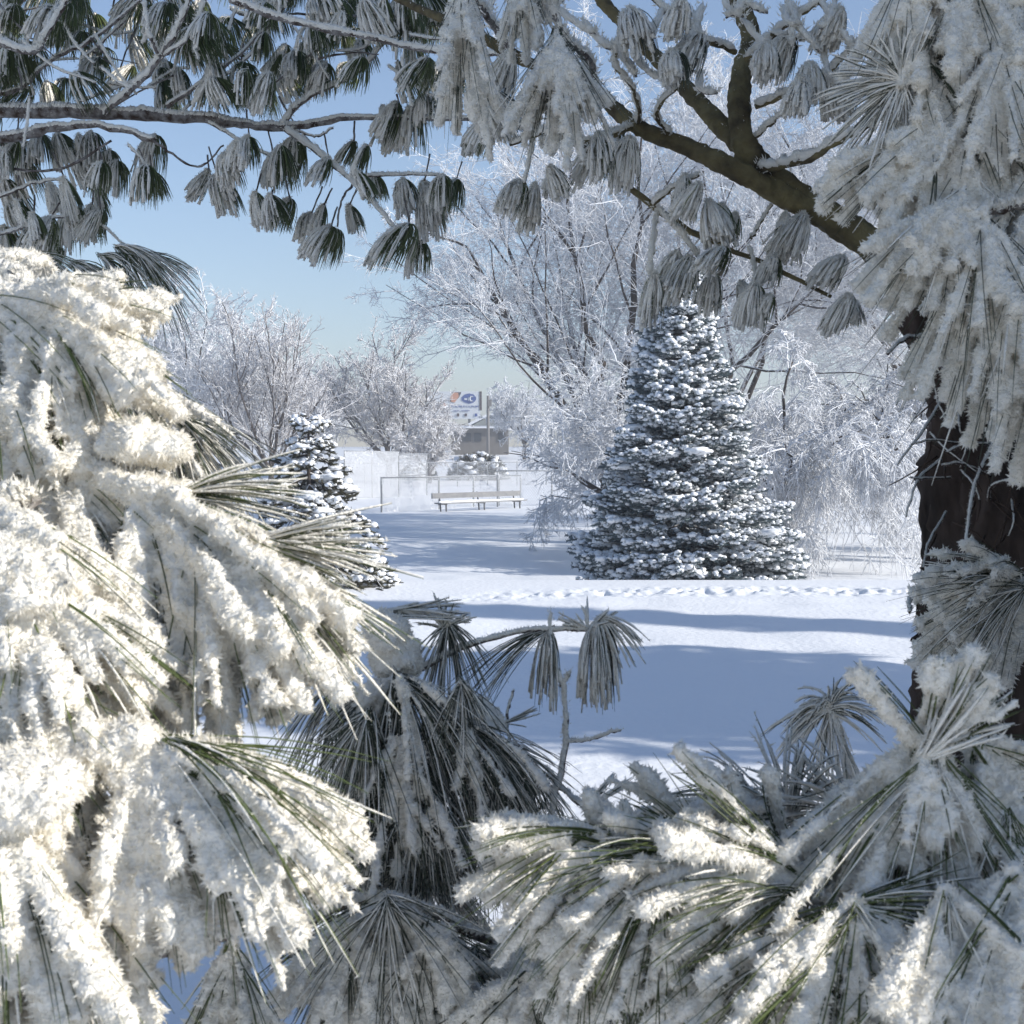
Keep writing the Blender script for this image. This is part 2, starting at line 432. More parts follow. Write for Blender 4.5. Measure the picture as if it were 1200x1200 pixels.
            q = a[i, 0]+(a[i, 1]-a[i, 0])*u[:, :1]+(a[i, 2]-a[i, 0])*u[:, 1:]
            d = nrm(nrm(no[tr[i, 0]])+rng.normal(size=(n, 3))*0.55+np.array([0, 0, -0.3]))
            cl = clen*rng.uniform(0.35, 1.0, n)**1.5
            v, t = crystals(rng, q, d, cl, cl*rng.uniform(0.35, 0.7, n)); self.cry.add(v, t, 1)
        if self.cry.n:
            self.cry.build('frost', [M['frost'], M['crystal']], w)
        if self.cap.n: self.cap.build('snow_cap', M['frost'], w)
        return w

#==FOREGROUND==
def make_foreground():
    # ---------- near pine on the left, its trunk just out of the picture
    near = empty('white_pine', None, 'sunlit white pine at the left, its long drooping needles loaded with snow', 'pine tree', 'white pines framing the view')
    tx, ty = -1.35, 0.95
    tb = MB(); zz = np.linspace(gz(tx, ty)-0.1, 4.2, 14)
    tb.tubes(np.stack([tx+0.02*np.sin(zz*2), ty+0*zz, zz], 1)[None], np.linspace(0.10, 0.03, 14)[None], 12)
    tb.build('trunk', M['trunkbark'], near)
    def root(z): return np.array([tx, ty, z])
    b = Bough(11)                                           # topmost bough
    b.twig([root(1.9), P(-120, 300, 1.08), P(20, 345, 1.02), P(110, 375, 0.98), P(190, 450, 1.0)], 0.012, 0.003, 0.006)
    b.heavy(-42, 350, 1.02, -80, 5, 162, 53, 0.25, 0.0066)
    b.heavy(23, 358, 1.0, -75, 16, 142, 62, 0.22, 0.0066)
    b.heavy(73, 385, 0.98, -95, -5, 114, 40, 0.25, 0.0059)
    b.heavy(-12, 440, 0.97, -110, -40, 124, 40, 0.2, 0.0073)
    b.mound(P(160, 522, 0.96), (0.024, 0.03, 0.019), solid=True); b.mound(P(188, 532, 0.96), (0.020, 0.024, 0.014), solid=True)
    b.mound(P(25, 310, 1.25), (0.03, 0.03, 0.012), solid=True)
    for x in (-130, -230, -330, -440): b.heavy(x, 310+b.rng.uniform(-15, 15), 1.08+(-x)*0.0002, -130, -20, 175, 46, 0.25, 0.0065, 40, (-0.7, 0.6)); b.heavy(x-40, 310, 1.12+(-x)*0.0002, -160, -60, 140, 26, 0.25, 0.006, 30, (-0.6, 0.7))
    b.build(near)
    b = Bough(12)                                           # shaded drooping bough behind
    b.twig([root(1.8), P(0, 420, 1.25), P(150, 450, 1.25), P(215, 480, 1.25)], 0.008, 0.003, 0.005)
    b.heavy(138, 440, 1.25, -70, -15, 124, 34, 0.5, 0.0040, 40)
    b.light(203, 490, 1.25, -80, 5, 95, 110, 0.55, 0.0022, cpn=8)
    b.light(163, 500, 1.25, -100, -30, 110, 60, 0.4, 0.002, cpn=6)
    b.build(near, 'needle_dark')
    b = Bough(13)                                           # main middle bough
    b.twig([root(1.55), P(-60, 540, 1.0), P(90, 550, 0.96), P(220, 600, 0.93), P(310, 640, 0.92)], 0.011, 0.003, 0.006)
    b.heavy(68, 550, 0.97, -75, 0, 142, 46, 0.2, 0.0059)
    b.heavy(168, 590, 0.94, -95, -10, 180, 71, 0.25, 0.0063, 80)
    b.heavy(240, 628, 0.92, -95, -15, 162, 68, 0.28, 0.0056, 80)
    b.heavy(278, 648, 0.91, -75, -25, 114, 37, 0.28, 0.0050, 60)
    b.light(293, 640, 0.95, -28, 22, 125, 110, 0.12, 0.0028, (-0.5, 0.4), 0.8, 14)
    b.light(303, 660, 0.93, -60, -10, 140, 70, 0.25, 0.0028, (-0.6, 0.3), 0.8, 14)
    b.light(218, 580, 0.98, -20, 35, 120, 50, 0.15, 0.0024, (-0.3, 0.6), 0.7, 10)
    b.mound(P(85, 545, 0.95), (0.011, 0.014, 0.013), solid=True)
    for x in (-130, -230, -330, -440): b.heavy(x, 560+b.rng.uniform(-15, 15), 1.02+(-x)*0.0002, -130, -20, 175, 46, 0.25, 0.0065, 40, (-0.7, 0.6)); b.heavy(x-40, 560, 1.06+(-x)*0.0002, -160, -60, 140, 26, 0.25, 0.006, 30, (-0.6, 0.7))
    b.build(near)
    b = Bough(14)                                           # left edge bough
    b.twig([root(1.5), P(-120, 590, 0.92), P(-20, 620, 0.9), P(60, 700, 0.88)], 0.009, 0.003, 0.006)
    b.heavy(-20, 600, 0.9, -85, -15, 180, 56, 0.2, 0.0069)
    b.heavy(30, 690, 0.87, -85, -15, 162, 56, 0.25, 0.0063, 70)
    b.heavy(-30, 760, 0.87, -80, -20, 180, 46, 0.25, 0.0073)
    b.mound(P(12, 670, 0.86), (0.024, 0.025, 0.022), solid=True); b.mound(P(40, 705, 0.85), (0.018, 0.02, 0.014), solid=True)
    b.light(60, 640, 0.98, -70, 10, 120, 50, 0.2, 0.002, cpn=8)
    for x in (-130, -230, -330, -440): b.heavy(x, 620+b.rng.uniform(-15, 15), 0.95+(-x)*0.0002, -130, -20, 175, 46, 0.25, 0.0065, 40, (-0.7, 0.6)); b.heavy(x-40, 620, 0.99+(-x)*0.0002, -160, -60, 140, 26, 0.25, 0.006, 30, (-0.6, 0.7))
    b.build(near)
    b = Bough(15)                                           # lowest bough, arching to the right
    b.twig([root(1.35), P(-150, 900, 0.86), P(40, 895, 0.85), P(150, 880, 0.84), P(260, 880, 0.84)], 0.011, 0.003, 0.007)
    b.heavy(190, 878, 0.83, -40, 5, 190, 62, 0.34, 0.0056, 110)
    b.heavy(160, 885, 0.83, -95, -35, 160, 71, 0.25, 0.0063, 90)
    b.heavy(240, 900, 0.82, -80, -20, 130, 56, 0.3, 0.0056, 70)
    b.heavy(80, 920, 0.84, -115, -65, 165, 46, 0.15, 0.0066, 60)
    b.light(215, 875, 0.82, -35, -5, 205, 40, 0.3, 0.0022, (-0.8, -0.2), 0.3, 4)
    b.mound(P(150, 868, 0.83), (0.018, 0.02, 0.010), solid=True); b.mound(P(115, 880, 0.83), (0.016, 0.02, 0.013), solid=True)
    for x in (-130, -230, -330, -440): b.heavy(x, 905+b.rng.uniform(-15, 15), 0.88+(-x)*0.0002, -130, -20, 175, 46, 0.25, 0.0065, 40, (-0.7, 0.6)); b.heavy(x-40, 905, 0.92+(-x)*0.0002, -160, -60, 140, 26, 0.25, 0.006, 30, (-0.6, 0.7))
    b.build(near)
    b = Bough(16)                                           # bottom-left corner
    b.twig([root(1.25), P(-140, 960, 0.82), P(-10, 950, 0.8), P(60, 1010, 0.8)], 0.009, 0.003, 0.006)
    b.heavy(0, 950, 0.8, -95, -45, 200, 62, 0.2, 0.0073, 70)
    b.heavy(40, 1040, 0.82, -100, -45, 162, 40, 0.2, 0.0053, 80)
    b.mound(P(15, 935, 0.79), (0.036, 0.03, 0.028), solid=True); b.mound(P(60, 925, 0.8), (0.02, 0.02, 0.014), solid=True)
    for x in (-130, -230, -330, -440): b.heavy(x, 970+b.rng.uniform(-15, 15), 0.84+(-x)*0.0002, -130, -20, 175, 46, 0.25, 0.0065, 40, (-0.7, 0.6)); b.heavy(x-40, 970, 0.88+(-x)*0.0002, -160, -60, 140, 26, 0.25, 0.006, 30, (-0.6, 0.7))
    b.build(near)
    b = Bough(17)                                           # frosted tuft hanging below
    b.twig([root(1.15), P(-40, 1180, 1.1), P(130, 1130, 1.1), P(270, 1095, 1.1)], 0.008, 0.004, 0.006)
    b.heavy(272, 1110, 1.1, -125, -55, 100, 53, 0.2, 0.0040, 50)
    b.build(near)

    # ---------- pine on the right with its trunk in the picture
    right = empty('white_pine', None, 'white pine with thick dark trunk and frosty boughs at the right edge', 'pine tree', 'white pines framing the view')
    d = 2.5
    tr = Bough(21)
    cx = [P(1225, 1500, d), P(1222, 1100, d), P(1215, 830, d), P(1212, 640, d), P(1195, 480, d), P(1165, 380, d), P(1150, 260, d), P(1150, 60, d), P(1170, -300, d), P(1190, -900, d)]
    cx[0][2] = gz(cx[0][0], cx[0][1])-0.1
    c = bez(cx, 520)
    rr = np.interp(np.linspace(0, 1, 520), [0, 0.12, 0.3, 0.6, 1], [0.27, 0.215, 0.19, 0.15, 0.07])
    v, t = tubes(c[None], rr[None], 128)
    q = v.copy(); q[:, 2] *= 0.16
    ce = np.repeat(c, 128, axis=0); dirv = nrm(v-ce)
    pl = 1-np.abs(vnoise(q*20+vnoise(v*9, 35)[:, None]*1.2, 31)-0.5)*2.6                     # furrowed plates
    pl2 = 1-np.abs(vnoise(v*np.array([60, 60, 24]), 33)-0.5)*2
    v = v+dirv*((np.clip(pl, 0, 1)**2*0.040)+(pl2*0.016)+(vnoise(v*np.array([90, 90, 45]), 37)*0.012)-0.036)[:, None]
    tm = MB(); tm.add(v, t); tm.build('trunk', M['trunkbark'], right)
    # dead stubs, broken twigs and rime on the trunk
    st = Bough(22); rng = st.rng
    for (a, e, r0) in [((1085, 395), (1040, 415), .006), ((1080, 425), (1050, 475), .004), ((1090, 470), (1052, 545), .004), ((1088, 540), (1062, 605), .004), ((1095, 600), (1082, 665), .003),
                       ((1110, 520), (1068, 520), .003), ((1100, 560), (1066, 560), .003), ((1170, 480), (1130, 640), .006), ((1165, 520), (1110, 530), .004), ((1150, 560), (1105, 545), .004), ((1145, 590), (1190, 560), .004), ((1078, 700), (1068, 718), .008)]:
        mid = ((a[0]+e[0])/2+rng.uniform(-8, 8), (a[1]+e[1])/2+rng.uniform(-10, 4))
        st.twig([P(a[0]+14, a[1], d-0.13), P(*mid, d-0.24), P(*e, d-0.3)], r0*.7, r0*0.3, r0*0.45, 10)
    for _ in range(60):
        y0 = rng.uniform(400, 800); x0 = rng.uniform(1082, 1195)
        ln = rng.uniform(20, 70); a = rng.uniform(-150, -30)
        st.twig([P(x0, y0, d-0.2), P(x0+ln*.5*math.cos(RAD(a))+rng.uniform(-6, 6), y0-ln*.5*math.sin(RAD(a)), d-0.24), P(x0+ln*math.cos(RAD(a)), y0-ln*math.sin(RAD(a)), d-0.24)], 0.0022, 0.0007, 0.0011 if rng.uniform() < .22 else 0, 8, 4)
    st.heavy(1210, 690, d-0.45, 155, 245, 120, 40, 0.25, 0.011, 70, (-0.6, 0.3))
    st.heavy(1160, 700, d-0.45, 190, 280, 70, 26, 0.15, 0.010, 50, (-0.6, 0.3))
    st.heavy(1190, 672, d-0.5, 135, 200, 80, 16, 0.3, 0.006, 40, (-0.5, 0.2)); st.light(1195, 690, d-0.5, 150, 240, 105, 60, 0.25, 0.0032, (-0.5, 0.2), 0.6, 12, 0.0007)
    st.build(right, 'needle_dark', 'pinebark', vox=0.005, amp=0.006, clen=0.008, cden=0.5)
    # the great limb and its forks
    lb = Bough(23)
    def limb(pts, r0, r1, rime=0.006, k=40):
        c = bez(pts, k); r = np.linspace(r0, r1, k)*(1+0.05*rng.normal(size=k))
        c = resample(c[None], 160)[0]; r = np.interp(np.linspace(0, 1, 160), np.linspace(0, 1, k), r)
        v, t = tubes(c[None], r[None], 30, cap=True); ce = np.repeat(c, 30, axis=0); dv = nrm(v-ce)
        fl = 1-np.abs(vnoise(v*np.array([75, 75, 75])+vnoise(v*20, 3)[:, None]*2, 41)-0.5)*2.4
        v = v+dv*(np.repeat(r, 30)*(0.20*np.clip(fl, 0, 1)**2-0.10+0.12*(vnoise(v*160, 43)-0.5)))[:, None]
        lb.wood.add(v, t)
        n = 420
        i = rng.integers(1, 159, n); dd = nrm(np.array([-0.35, -0.25, 0.9])+rng.normal(size=(n, 3))*0.3)
        v, t = crystals(rng, c[i]+dd*r[i][:, None]*0.98+rng.normal(size=(n, 3))*0.002, nrm(dd+rng.normal(size=(n, 3))*.5), 0.0045*rng.uniform(.4, 1, n), 0.002); lb.cry.add(v, t, 1)
    dl = 2.35
    limb([P(1150, 400, d), P(1085, 335, dl), P(1015, 282, dl), P(930, 225, dl), P(873, 172, dl), P(868, 90, dl+.05), P(880, 40, dl+.1), P(845, -60, dl+.2), P(840, -250, dl+.3)], 0.031, 0.012)
    limb([P(960, 250, dl), P(915, 227, dl-.02), P(860, 198, dl-.04), P(800, 170, dl), P(745, 148, dl), P(700, 112, dl+.05), P(605, 66, dl+.1), P(540, 30, dl+.1), P(470, 0, dl+.2), P(380, -60, dl+.3)], 0.020, 0.005)
    limb([P(880, 180, dl), P(855, 158, dl+.03), P(800, 100, dl+.1), P(745, 42, dl+.15), P(690, -20, dl+.2), P(640, -120, dl+.3)], 0.018, 0.008)
    rt = lambda *a, **k: lb.twig(*a, **k)
    rt([P(890, 198, dl-.03), P(935, 190, dl-.1), P(985, 165, dl-.2), P(1026, 143, dl-.25)], 0.008, 0.004, 0.010)
    rt([P(885, 125, dl), P(930, 105, dl-.05), P(975, 80, dl-.1), P(1010, 45, dl-.15)], 0.006, 0.003, 0.008)
    rt([P(880, 165, dl), P(915, 135, dl-.05), P(942, 112, dl-.1)], 0.004, 0.002, 0.008)
    rt([P(862, 60, dl), P(820, 45, dl-.05), P(785, 15, dl-.1), P(740, -20, dl-.1)], 0.005, 0.003, 0.008)
    rt([P(875, 70, dl), P(910, 40, dl-.05), P(950, 10, dl-.1), P(1000, -20, dl-.1)], 0.006, 0.003, 0.009)
    rt([P(905, 40, dl-.05), P(945, 45, dl-.1), P(985, 20, dl-.1)], 0.004, 0.002, 0.007)
    rt([P(790, 165, dl), P(770, 130, dl-.05), P(800, 95, dl-.1), P(830, 55, dl-.15)], 0.005, 0.002, 0.009)
    rt([P(745, 148, dl), P(690, 165, dl-.1), P(645, 155, dl-.15), P(600, 170, dl-.1)], 0.005, 0.003, 0.008)
    rt([P(750, 150, dl), P(745, 110, dl-.1), P(720, 70, dl-.15), P(735, 30, dl-.2)], 0.004, 0.002, 0.010)
    rt([P(640, 152, dl-.1), P(690, 178, dl), P(765, 242, dl), P(830, 282, dl), P(905, 312, dl), P(975, 348, dl)], 0.007, 0.003, 0.0)
    rt([P(770, 245, dl), P(765, 290, dl-.05), P(762, 325, dl-.05)], 0.003, 0.003, 0.008)
    rt([P(770, 245, dl), P(800, 275, dl-.05), P(820, 305, dl-.05)], 0.003, 0.003, 0.010)
    rt([P(765, 242, dl), P(790, 220, dl-.05), P(820, 205, dl-.08)], 0.004, 0.002, 0.008)
    rt([P(878, 290, dl), P(885, 315, dl), P(885, 335, dl)], 0.003, 0.002, 0.006)
    rt([P(880, 280, dl), P(895, 255, dl), P(905, 240, dl)], 0.003, 0.002, 0.004)
    rt([P(625, 152, dl-.1), P(622, 180, dl-.1), P(615, 215, dl-.1)], 0.003, 0.002, 0.006)
    # hanging frosted tufts of the middle
    def hang(bb, x, y, dd, L, n=100, wide=1.0, thick=0.6, hh=0.0026, nr=None, ln=1.0):
        """a pendulous bell of needles: grey rime on the windward side, dark green on the lee"""
        r_ = bb.rng; c = P(x, y, dd); Lm = L*dd/F
        az = r_.uniform(0, 6.283, n); ra = Lm*0.36*wide*np.sqrt(r_.uniform(0.02, 1, n)); le = Lm*r_.uniform(0.6, 1.04, n)
        lean = ln*np.array([np.clip(r_.normal()*0.3, -.42, .42), np.clip(r_.normal()*0.2, -.35, .35), 0])*Lm; L_ = r_.uniform(0.8, 1.12); le = le*L_; pw = r_.uniform(1.4, 2.6)
        s = S_[None]
        lat = ra[:, None]*(1-(1-s)**pw)
        p = c+np.stack([np.cos(az)[:, None]*lat, np.sin(az)[:, None]*lat, Lm*0.05*np.sin(s*3.1)-le[:, None]*s**1.35], -1)
        p = p+lean*(S_**1.5)[None, :, None]+(nrm(r_.normal(size=(n, 1, 3)))*Lm*r_.uniform(0, 0.09, (n, 1, 1)))*(S_**2)[None, :, None]
        bb.needles(p, nr or (0.0010 if dd > 2.8 else 0.0008))
        side = (p[:, -1, 0]-c[0])*0.75+(p[:, -1, 1]-c[1])*0.65+r_.normal(size=n)*Lm*0.09
        k = side < np.quantile(side, min(0.95, max(0.05, thick*r_.uniform(0.6, 1.25))))
        q = p[k]; m = len(q)
        off = nrm(WIND*np.array([1, 1, .2])+0.4*r_.normal(size=(m, 3)))*hh*0.8
        rad = hh*(0.4+0.6*S_[None])*r_.uniform(0.3, 1.5, (m, K))
        v, t = tubes(q+off[:, None], rad, 5, cap=True)
        v = v+r_.normal(size=v.shape)*hh*0.28; bb.cry.add(v, t, 0)
        nc = m*34; i = r_.integers(0, m, nc); j = r_.integers(1, K, nc); u = r_.uniform(size=(nc, 1))
        d_ = nrm(WIND*np.array([1, 1, .1])+np.array([0, 0, -.3])+r_.normal(size=(nc, 3))*0.8)
        v, t = crystals(r_, q[i, j]*(1-u)+q[i, j-1]*u+off[i]+r_.normal(size=(nc, 3))*hh*0.8, d_, hh*r_.uniform(0.6, 3.0, nc), hh*r_.uniform(.4, 1.1, nc)); bb.cry.add(v, t, 1)
        bb.thin_frost(p, hh*0.5, 0.12, 3)
    T = [(765, 320, 62), (768, 325, 50), (795, 295, 60), (812, 300, 62), (835, 320, 55), (868, 330, 55), (888, 332, 58), (905, 345, 40), (925, 250, 70), (940, 250, 65), (908, 300, 45), (985, 300, 55), (995, 345, 50),
         (1000, 350, 45), (830, 235, 60), (845, 240, 50), (805, 205, 60), (818, 215, 50), (845, 290, 50), (862, 250, 40), (720, 150, 80), (735, 160, 75), (705, 155, 60),
         (612, 212, 62), (625, 215, 60), (648, 195, 45), (655, 200, 38), (640, 150, 35)]
    for (x, y, L) in T: hang(lb, x+rng.uniform(-4, 4), y, dl-.05+rng.uniform(-.08, .08), L*0.9, 90, rng.uniform(.8, 1.3), rng.uniform(.4, .75), 0.0024)
    lb.build(right, 'needle', 'limbbark', vox=0.005, amp=0.005, clen=0.007, cden=0.5, name='limb')
    # frosty tufts above the limb
    b = Bough(24); dm = 2.0; rng = b.rng
    b.twig([P(700, 112, dl+.05), P(690, 70, 2.1), P(660, 40, dm), P(640, -40, dm), P(630, -120, 2.1)], 0.006, 0.004, 0.010)
    b.twig([P(600, 60, dl+.1), P(570, 20, 2.1), P(545, -20, dm)], 0.006, 0.004, 0.010)
    b.heavy(655, 45, 1.9, -125, -55, 100, 46, 0.15, 0.0062, 70)
    b.heavy(543, -25, 1.9, -104, -76, 128, 34, 0.1, 0.0065, 60)
    b.heavy(612, -45, 2.0, -105, -70, 90, 22, 0.1, 0.006, 50)
    for (x, y, L) in [(575, 105, 75), (585, 130, 55), (600, 60, 60), (640, -20, 50), (740, 10, 70), (800, 0, 50), (820, 40, 60), (790, 60, 55), (900, 50, 50), (925, 40, 60), (950, 75, 55), (978, 80, 62), (940, 90, 50), (985, 10, 60)]:
        hang(b, x, y, 2.15+rng.uniform(-.1, .15), L*0.9, 100, 1.1, 0.7, 0.0026)
    for (x, y) in [(725, 60), (765, 45), (700, 40), (780, 95), (815, 70), (840, 110), (910, 80), (930, 55), (960, 35), (1000, 60), (870, 20), (640, 20), (600, 40), (575, 25), (800, 50), (815, 30), (850, 20), (900, 15), (940, 30), (960, 60), (985, 100), (745, 90), (690, 90)]:
        x2 = x+rng.uniform(-50, 50); y2 = y-rng.uniform(20, 60)
        b.twig([P(x2, y2, 2.25), P((x+x2)/2+rng.uniform(-10, 10), (y+y2)/2+8, 2.2), P(x, y, 2.2)], 0.003, 0.002, 0.010, 10)
    b.build(right, 'needle_dark', vox=0.0045, amp=0.005, clen=0.0065, cden=0.55)
    # upper right mass
    b = Bough(25); du = 1.45
    b.twig([P(1150, 60, d), P(1180, 20, 1.9), P(1150, 40, 1.6), P(1060, 95, du)], 0.010, 0.003, 0.006)
    b.twig([P(1150, 150, d), P(1260, 120, 1.7), P(1200, 130, 1.5), P(1095, 150, du)], 0.010, 0.004, 0.006)
    b.twig([P(1150, 260, d), P(1290, 230, 1.6), P(1220, 240, 1.4), P(1130, 250, du-.1)], 0.010, 0.004, 0.006)
    b.heavy(1070, -40, 1.5, -115, -60, 130, 40, 0.1, 0.008, 70)
    b.heavy(1130, -40, 1.5, -110, -60, 150, 50, 0.1, 0.008, 90)
    b.heavy(1190, -20, 1.5, -120, -60, 150, 40, 0.1, 0.008, 60)
    b.light(1055, 98, du, 60, 300, 78, 150, 0.25, 0.003, (-0.5, 0.5), 0.8, 14, 0.0006, 0.4)
    b.heavy(1090, 80, du+.02, -110, -30, 120, 40, 0.15, 0.007, 80)
    b.heavy(1170, 60, du, -120, -50, 140, 50, 0.12, 0.008, 90)
    b.heavy(1095, 150, du, -155, -60, 105, 60, 0.15, 0.0075, 50)
    b.heavy(1150, 170, du, -135, -55, 130, 50, 0.15, 0.0075, 90)
    b.heavy(1125, 235, du-.08, -150, -75, 112, 60, 0.15, 0.0075, 60)
    b.heavy(1150, 265, du-.1, -112, -60, 150, 60, 0.12, 0.0075, 70)
    b.heavy(1200, 290, du-.1, -112, -60, 185, 60, 0.12, 0.0075, 70)
    b.heavy(1230, 180, du, -130, -70, 220, 46, 0.15, 0.008, 90)
    b.heavy(1220, 370, du-.12, -115, -70, 130, 40, 0.12, 0.0075, 50)
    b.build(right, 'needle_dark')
    rng = np.random.default_rng(77); n = 4800                # unseen crown mass, added right of the picture to shade the upper boughs
    q = nrm(rng.normal(size=(n, 3)))*rng.uniform(0, 1, (n, 1))**0.4*np.array([0.85, 0.95, 0.85])*(0.85+0.3*rng.uniform(size=(n, 1)))+np.array([1.95, 1.7, 2.7])
    q = q[q[:, 0] > 0.40*q[:, 1]+0.32]
    cm = MB(); v, t = crystals(rng, q, nrm(rng.normal(size=q.shape)+np.array([0, 0, -.5])), rng.uniform(.10, .2, len(q)), rng.uniform(.05, .1, len(q))); cm.add(v, t); cm.build('crown', M['needle_dark'], right, smooth=False)
    # ---------- low boughs of the right pine reaching across the bottom
    b = Bough(31); dr = 0.95
    b.twig([np.array([1.0, 2.35, 0.75]), np.array([0.75, 1.5, 0.9]), P(1240, 1080, 1.05), P(1100, 900, 0.98), P(1085, 880, 0.95)], 0.014, 0.004, 0.007)
    for (x, y, r) in [(1003, 790, .0075), (1103, 772, .006), (1143, 768, .0065), (1168, 800, .004), (1188, 828, .004)]:
        f = bez([P(1082, 885, dr), P((1082+x)/2, (885+y)/2-4, dr-.03), P(x, y, dr-.04)], K)[None]
        b.fingers(np.repeat(f, 3, 0)+b.rng.normal(size=(3, 1, 3))*0.002, r, 0.05); b.needles(np.repeat(f, 8, 0)+b.rng.normal(size=(8, 1, 3))*r*0.8)
    b.heavy(1085, 890, dr, -150, -45, 190, 77, 0.15, 0.0063, 195)
    b.heavy(1150, 880, dr+.02, -100, 0, 150, 48, 0.15, 0.0063, 120)
    b.heavy(1085, 870, dr-.02, -110, -60, 90, 22, 0.1, 0.0059, 60)
    b.light(1085, 885, dr-.03, 20, 75, 95, 26, 0.0, 0.004, (-.5, .3), 0.9, 14)
    b.heavy(1180, 960, dr, -130, -40, 150, 48, 0.15, 0.0067, 120)
    b.light(1090, 895, dr-.03, -160, -60, 150, 26, 0.2, 0.0018, (-.6, -.1), 0.5, 12, 0.0005); b.light(1180, 960, dr-.03, -140, -60, 120, 20, 0.2, 0.0018, (-.6, -.1), 0.5, 12, 0.0005)
    b.build(right)
    b = Bough(32)
    b.twig([np.array([1.0, 2.35, 0.7]), np.array([0.62, 1.4, 0.85]), P(1150, 1090, 1.0), P(1000, 1070, 0.92), P(930, 1040, 0.93)], 0.012, 0.004, 0.006)
    b.heavy(930, 1040, 0.93, 125, 260, 160, 77, 0.2, 0.0055, 240, (-0.6, 0.5))
    b.light(930, 1045, 0.91, 150, 245, 115, 30, 0.3, 0.0018, (-0.7, 0), 0.5, 12, 0.0005)
    b.heavy(1000, 1075, 0.88, -165, -25, 170, 77, 0.2, 0.0063, 210)
    b.heavy(1110, 1060, 0.86, -130, -30, 170, 59, 0.2, 0.0070, 135)
    b.heavy(1190, 1040, 0.86, -140, -60, 200, 44, 0.15, 0.0070, 105)
    b.heavy(900, 1120, 0.9, -150, -40, 130, 44, 0.2, 0.0059, 120)
    b.light(1000, 1060, 0.88, -30, 30, 110, 50, 0.1, 0.002, (-0.6, 0.2), 0.5, 8)
    b.heavy(1050, 1150, 0.88, -140, -30, 150, 44, 0.2, 0.0059, 120)
    b.light(1000, 1075, 0.87, -165, -30, 140, 34, 0.25, 0.0018, (-.6, -.1), 0.5, 12, 0.0005); b.light(1110, 1060, 0.85, -130, -40, 130, 20, 0.25, 0.0018, (-.6, -.1), 0.5, 12, 0.0005); b.light(890, 1120, 0.88, -160, -50, 120, 36, 0.25, 0.0018, (-.6, 0), 0.5, 12, 0.0005)
    b.build(right)
    b = Bough(33)
    b.twig([np.array([0.62, 1.4, 0.85]), P(1000, 1075, 1.1), P(860, 1020, 1.02), P(780, 1000, 0.98), P(690, 985, 0.96)], 0.010, 0.003, 0.006)
    b.heavy(700, 985, 0.96, 160, 275, 122, 59, 0.25, 0.0055, 165, (-0.5, 0.5))
    b.heavy(780, 1010, 0.95, 170, 285, 130, 48, 0.25, 0.0055, 180)
    b.heavy(830, 1010, 0.98, 120, 280, 130, 44, 0.25, 0.0048, 195)
    b.light(790, 1000, 0.95, 150, 290, 125, 60, 0.3, 0.0018, (-0.7, 0.2), 0.5, 10, 0.0005)
    b.heavy(690, 1080, 0.97, -130, -50, 90, 33, 0.2, 0.0055, 90)
    for (x, y) in [(690, 935), (828, 900), (855, 905), (838, 935), (900, 910), (730, 940)]:
        f = bez([P(x+20, y+75, 1.0), P(x+6, y+40, .98), P(x, y, .97)], K)[None]
        b.fingers(np.repeat(f, 2, 0)+b.rng.normal(size=(2, 1, 3))*0.0015, 0.0045, 0.02); b.needles(np.repeat(f, 5, 0)+b.rng.normal(size=(5, 1, 3))*0.003)
    b.build(right)
    b = Bough(34)                                            # umbrella tuft and sprigs beyond
    b.twig([np.array([0.62, 1.4, 0.85]), P(1060, 1040, 1.4), P(1010, 930, 1.5), P(973, 832, 1.5)], 0.006, 0.003, 0.006)
    b.light(973, 830, 1.5, 100, 200, 52, 60, 0.7, 0.004, (-.5, .5), 0.9, 12)
    b.light(973, 830, 1.5, -10, 90, 60, 60, 0.5, 0.003, (-.5, .5), 0.8, 10)
    b.light(973, 835, 1.5, -120, -50, 75, 40, 0.2, 0.003, (-.5, .5), 0.8, 10)
    for q in [[(1000, 1010), (930, 960), (880, 930), (850, 915)], [(900, 1010), (850, 950), (790, 945), (765, 965)], [(900, 1010), (830, 970), (780, 950), (740, 960)], [(860, 1000), (760, 970), (700, 940), (690, 930)], [(850, 960), (862, 930), (868, 905)]]:
        b.twig([P(*z, 1.15) for z in q], 0.003, 0.0015, 0.006)
    b.light(880, 940, 1.15, 120, 260, 90, 80, 0.4, 0.0035, cpn=12)
    b.light(770, 960, 1.15, 170, 300, 80, 90, 0.5, 0.003, cpn=10)
    b.light(920, 960, 1.15, 60, 300, 110, 100, 0.3, 0.0035, cpn=12)
    b.heavy(900, 960, 1.12, 150, 270, 100, 30, 0.2, 0.006, 70)
    b.light(1000, 960, 1.15, 100, 240, 120, 100, 0.2, 0.0035, cpn=12)
    b.build(right, 'needle_dark')
    # ---------- dark centre boughs
    b = Bough(35); dc = 1.35
    b.twig([np.array([1.0, 2.4, 0.6]), np.array([0.5, 2.0, 0.85]), P(700, 1120, 1.6), P(590, 1105, 1.5), P(530, 1040, 1.42), P(480, 900, 1.38), P(460, 800, 1.35)], 0.011, 0.004, 0.006)
    rng = b.rng
